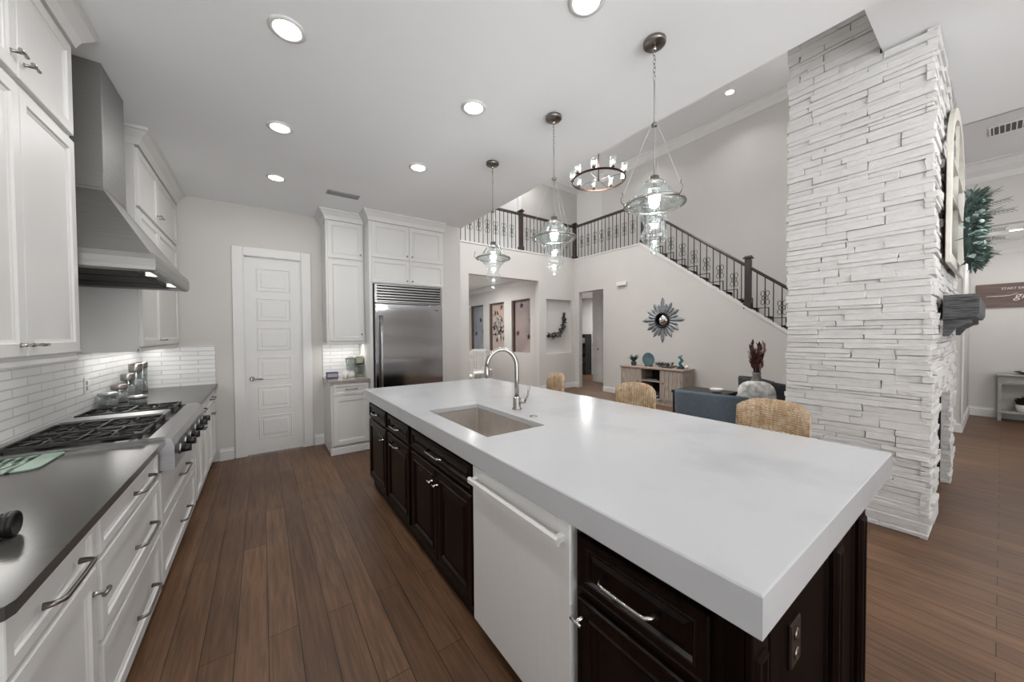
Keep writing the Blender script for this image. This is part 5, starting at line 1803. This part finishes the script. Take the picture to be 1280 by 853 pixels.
for (y0, y1), m_, st, lab in [(nich[0], 'art_mauve', [(7.60, 1.40), (7.50, 1.85), (7.93, 2.28), (8.1, 1.5)], 'mauve art panel with dark metal stars, nearest niche in the dining room'),
                              (nich[1], 'art_tan', [(9.2, 1.30), (8.8, 1.35), (8.95, 2.3), (9.35, 1.65)], 'tan art panel with stars and white ornament, middle dining room niche'),
                              (nich[2], 'art_blue', [(10.2, 1.95), (10.5, 1.5), (10.0, 1.6)], 'pale blue art panel with dark stars, farthest dining room niche')]:
    t = thing('art_panel', lab, 'wall art', (6.0, (y0 + y1) / 2, 1.0))
    b = MB(); b.box(6.0, 6.018, y0 + .01, y1 - .01, .96, 2.43); b.build('panel', m_, t)
    b = MB(); b.box(5.93, 6.0, y1 - .05, y1 - .005, .955, 2.435); b.box(5.93, 6.0, y0 + .005, y0 + .03, .955, 2.435); b.box(5.93, 6.0, y0 + .03, y1 - .05, 2.41, 2.435); b.build('frame', 'art_side', t)
    for sy, sz in st:
        b = MB(); star(b, 5.99, sy, sz, .10); b.build('star', 'star_metal', t)
    if m_ == 'art_tan':
        b = MB()
        rnd = random.Random(9)
        for k in range(26):
            leaf(b, (5.98, 9.05 + rnd.uniform(-.12, .12), 1.75 + rnd.uniform(-.3, .3)), (rnd.uniform(-.3, 0), rnd.uniform(-1, 1), rnd.uniform(-1, 1)), .16, .06)
        b.build('ornament', 'wreath_pale', t)
        b = MB()
        for k in range(22):
            leaf(b, (5.985, 9.1 + rnd.uniform(-.2, .2), 1.75 + rnd.uniform(-.35, .35)), (rnd.uniform(-.3, 0), rnd.uniform(-1, 1), rnd.uniform(-1, 1)), .16, .04)
        b.build('dark_sprigs', 'wreath_dark', t)


def slat_chair():
    t = thing('dining_chair', 'x', 'chair', (0, 0, 0))
    for sx in (-1, 1):
        b = MB(); b.box(sx * .2 - .018, sx * .2 + .018, -.21, -.174, 0, .44); b.build('leg', 'white_paint', t)
        b = MB(); b.box(sx * .2 - .018, sx * .2 + .018, .174, .21, 0, 1.06, .004); b.build('leg', 'white_paint', t)
    b = MB(); b.box(-.22, .22, -.22, .21, .44, .48, .008); b.build('seat', 'white_paint', t)
    b = MB(); b.box(-.182, .182, .18, .205, .98, 1.06, .005); b.box(-.182, .182, .18, .205, .55, .59, .003)
    for k in range(5):
        x_ = -.14 + k * .07
        b.box(x_ - .012, x_ + .012, .185, .20, .59, .98)
    b.build('back_slats', 'white_paint', t)
    return t


c0 = slat_chair()
for i, (x, y, rz, lab) in enumerate([(3.98, 7.55, 2.6, 'white slat-back dining chair at the left edge of the opening'), (4.55, 8.0, 2.9, 'white slat-back dining chair right of the green plant'), (5.0, 8.45, 2.2, 'white slat-back dining chair deepest in the dining room, beneath the faucet arch')]):
    o = c0 if i == 0 else copy_tree(c0, (x, y, 0))
    o.location = (x, y, 0); o.rotation_euler = (0, 0, rz); o['label'] = lab; o['group'] = 'white dining chairs'
t = thing('dining_table', 'white dining table in the far room behind the faucet', 'table', (4.3, 9.0, 0))
b = MB(); b.box(3.5, 5.0, 8.75, 9.8, .72, .76, .008); b.build('top', 'white_paint', t)
for sx in (3.6, 4.9):
    for sy in (8.85, 9.7):
        b = MB(); b.box(sx - .04, sx + .04, sy - .04, sy + .04, 0, .72, .005); b.build('leg', 'white_paint', t)
t = thing('table_plant', 'small dark green plant on the dining table', 'plant', (4.5, 9.0, .76))
b = MB(); b.lathe((4.5, 9.0, .76), [(.05, 0), (.07, .10), (.06, .10), (0, .08)], 14); b.build('pot', 'black_plastic', t)
b = MB()
for k in range(50):
    leaf(b, (4.5, 9.0, .85), (rnd.uniform(-.8, .8), rnd.uniform(-.8, .8), 1), rnd.uniform(.1, .18), .03)
b.build('foliage', 'pine_green', t)
t = thing('lantern_pendant', 'white glowing lantern pendant hanging in the dining room', 'pendant lamp', (4.25, 7.95, 2.1))
b = MB(); b.tube([(4.25, 7.95, 2.45), (4.25, 7.95, 2.95)], .006, 6); b.lathe((4.25, 7.95, 2.945), [(.05, 0), (.05, .025)], 14); b.build('stem', 'nickel', t)
b = MB(); b.lathe((4.25, 7.95, 2.12), [(.06, 0), (.10, .08), (.11, .2), (.07, .3), (.02, .33)], 18); b.build('shade', 'glass', t)
b = MB(); b.sphere((4.25, 7.95, 2.28), .035, 12, (1, 1, 1.4)); b.build('bulb', 'bulb_warm', t)
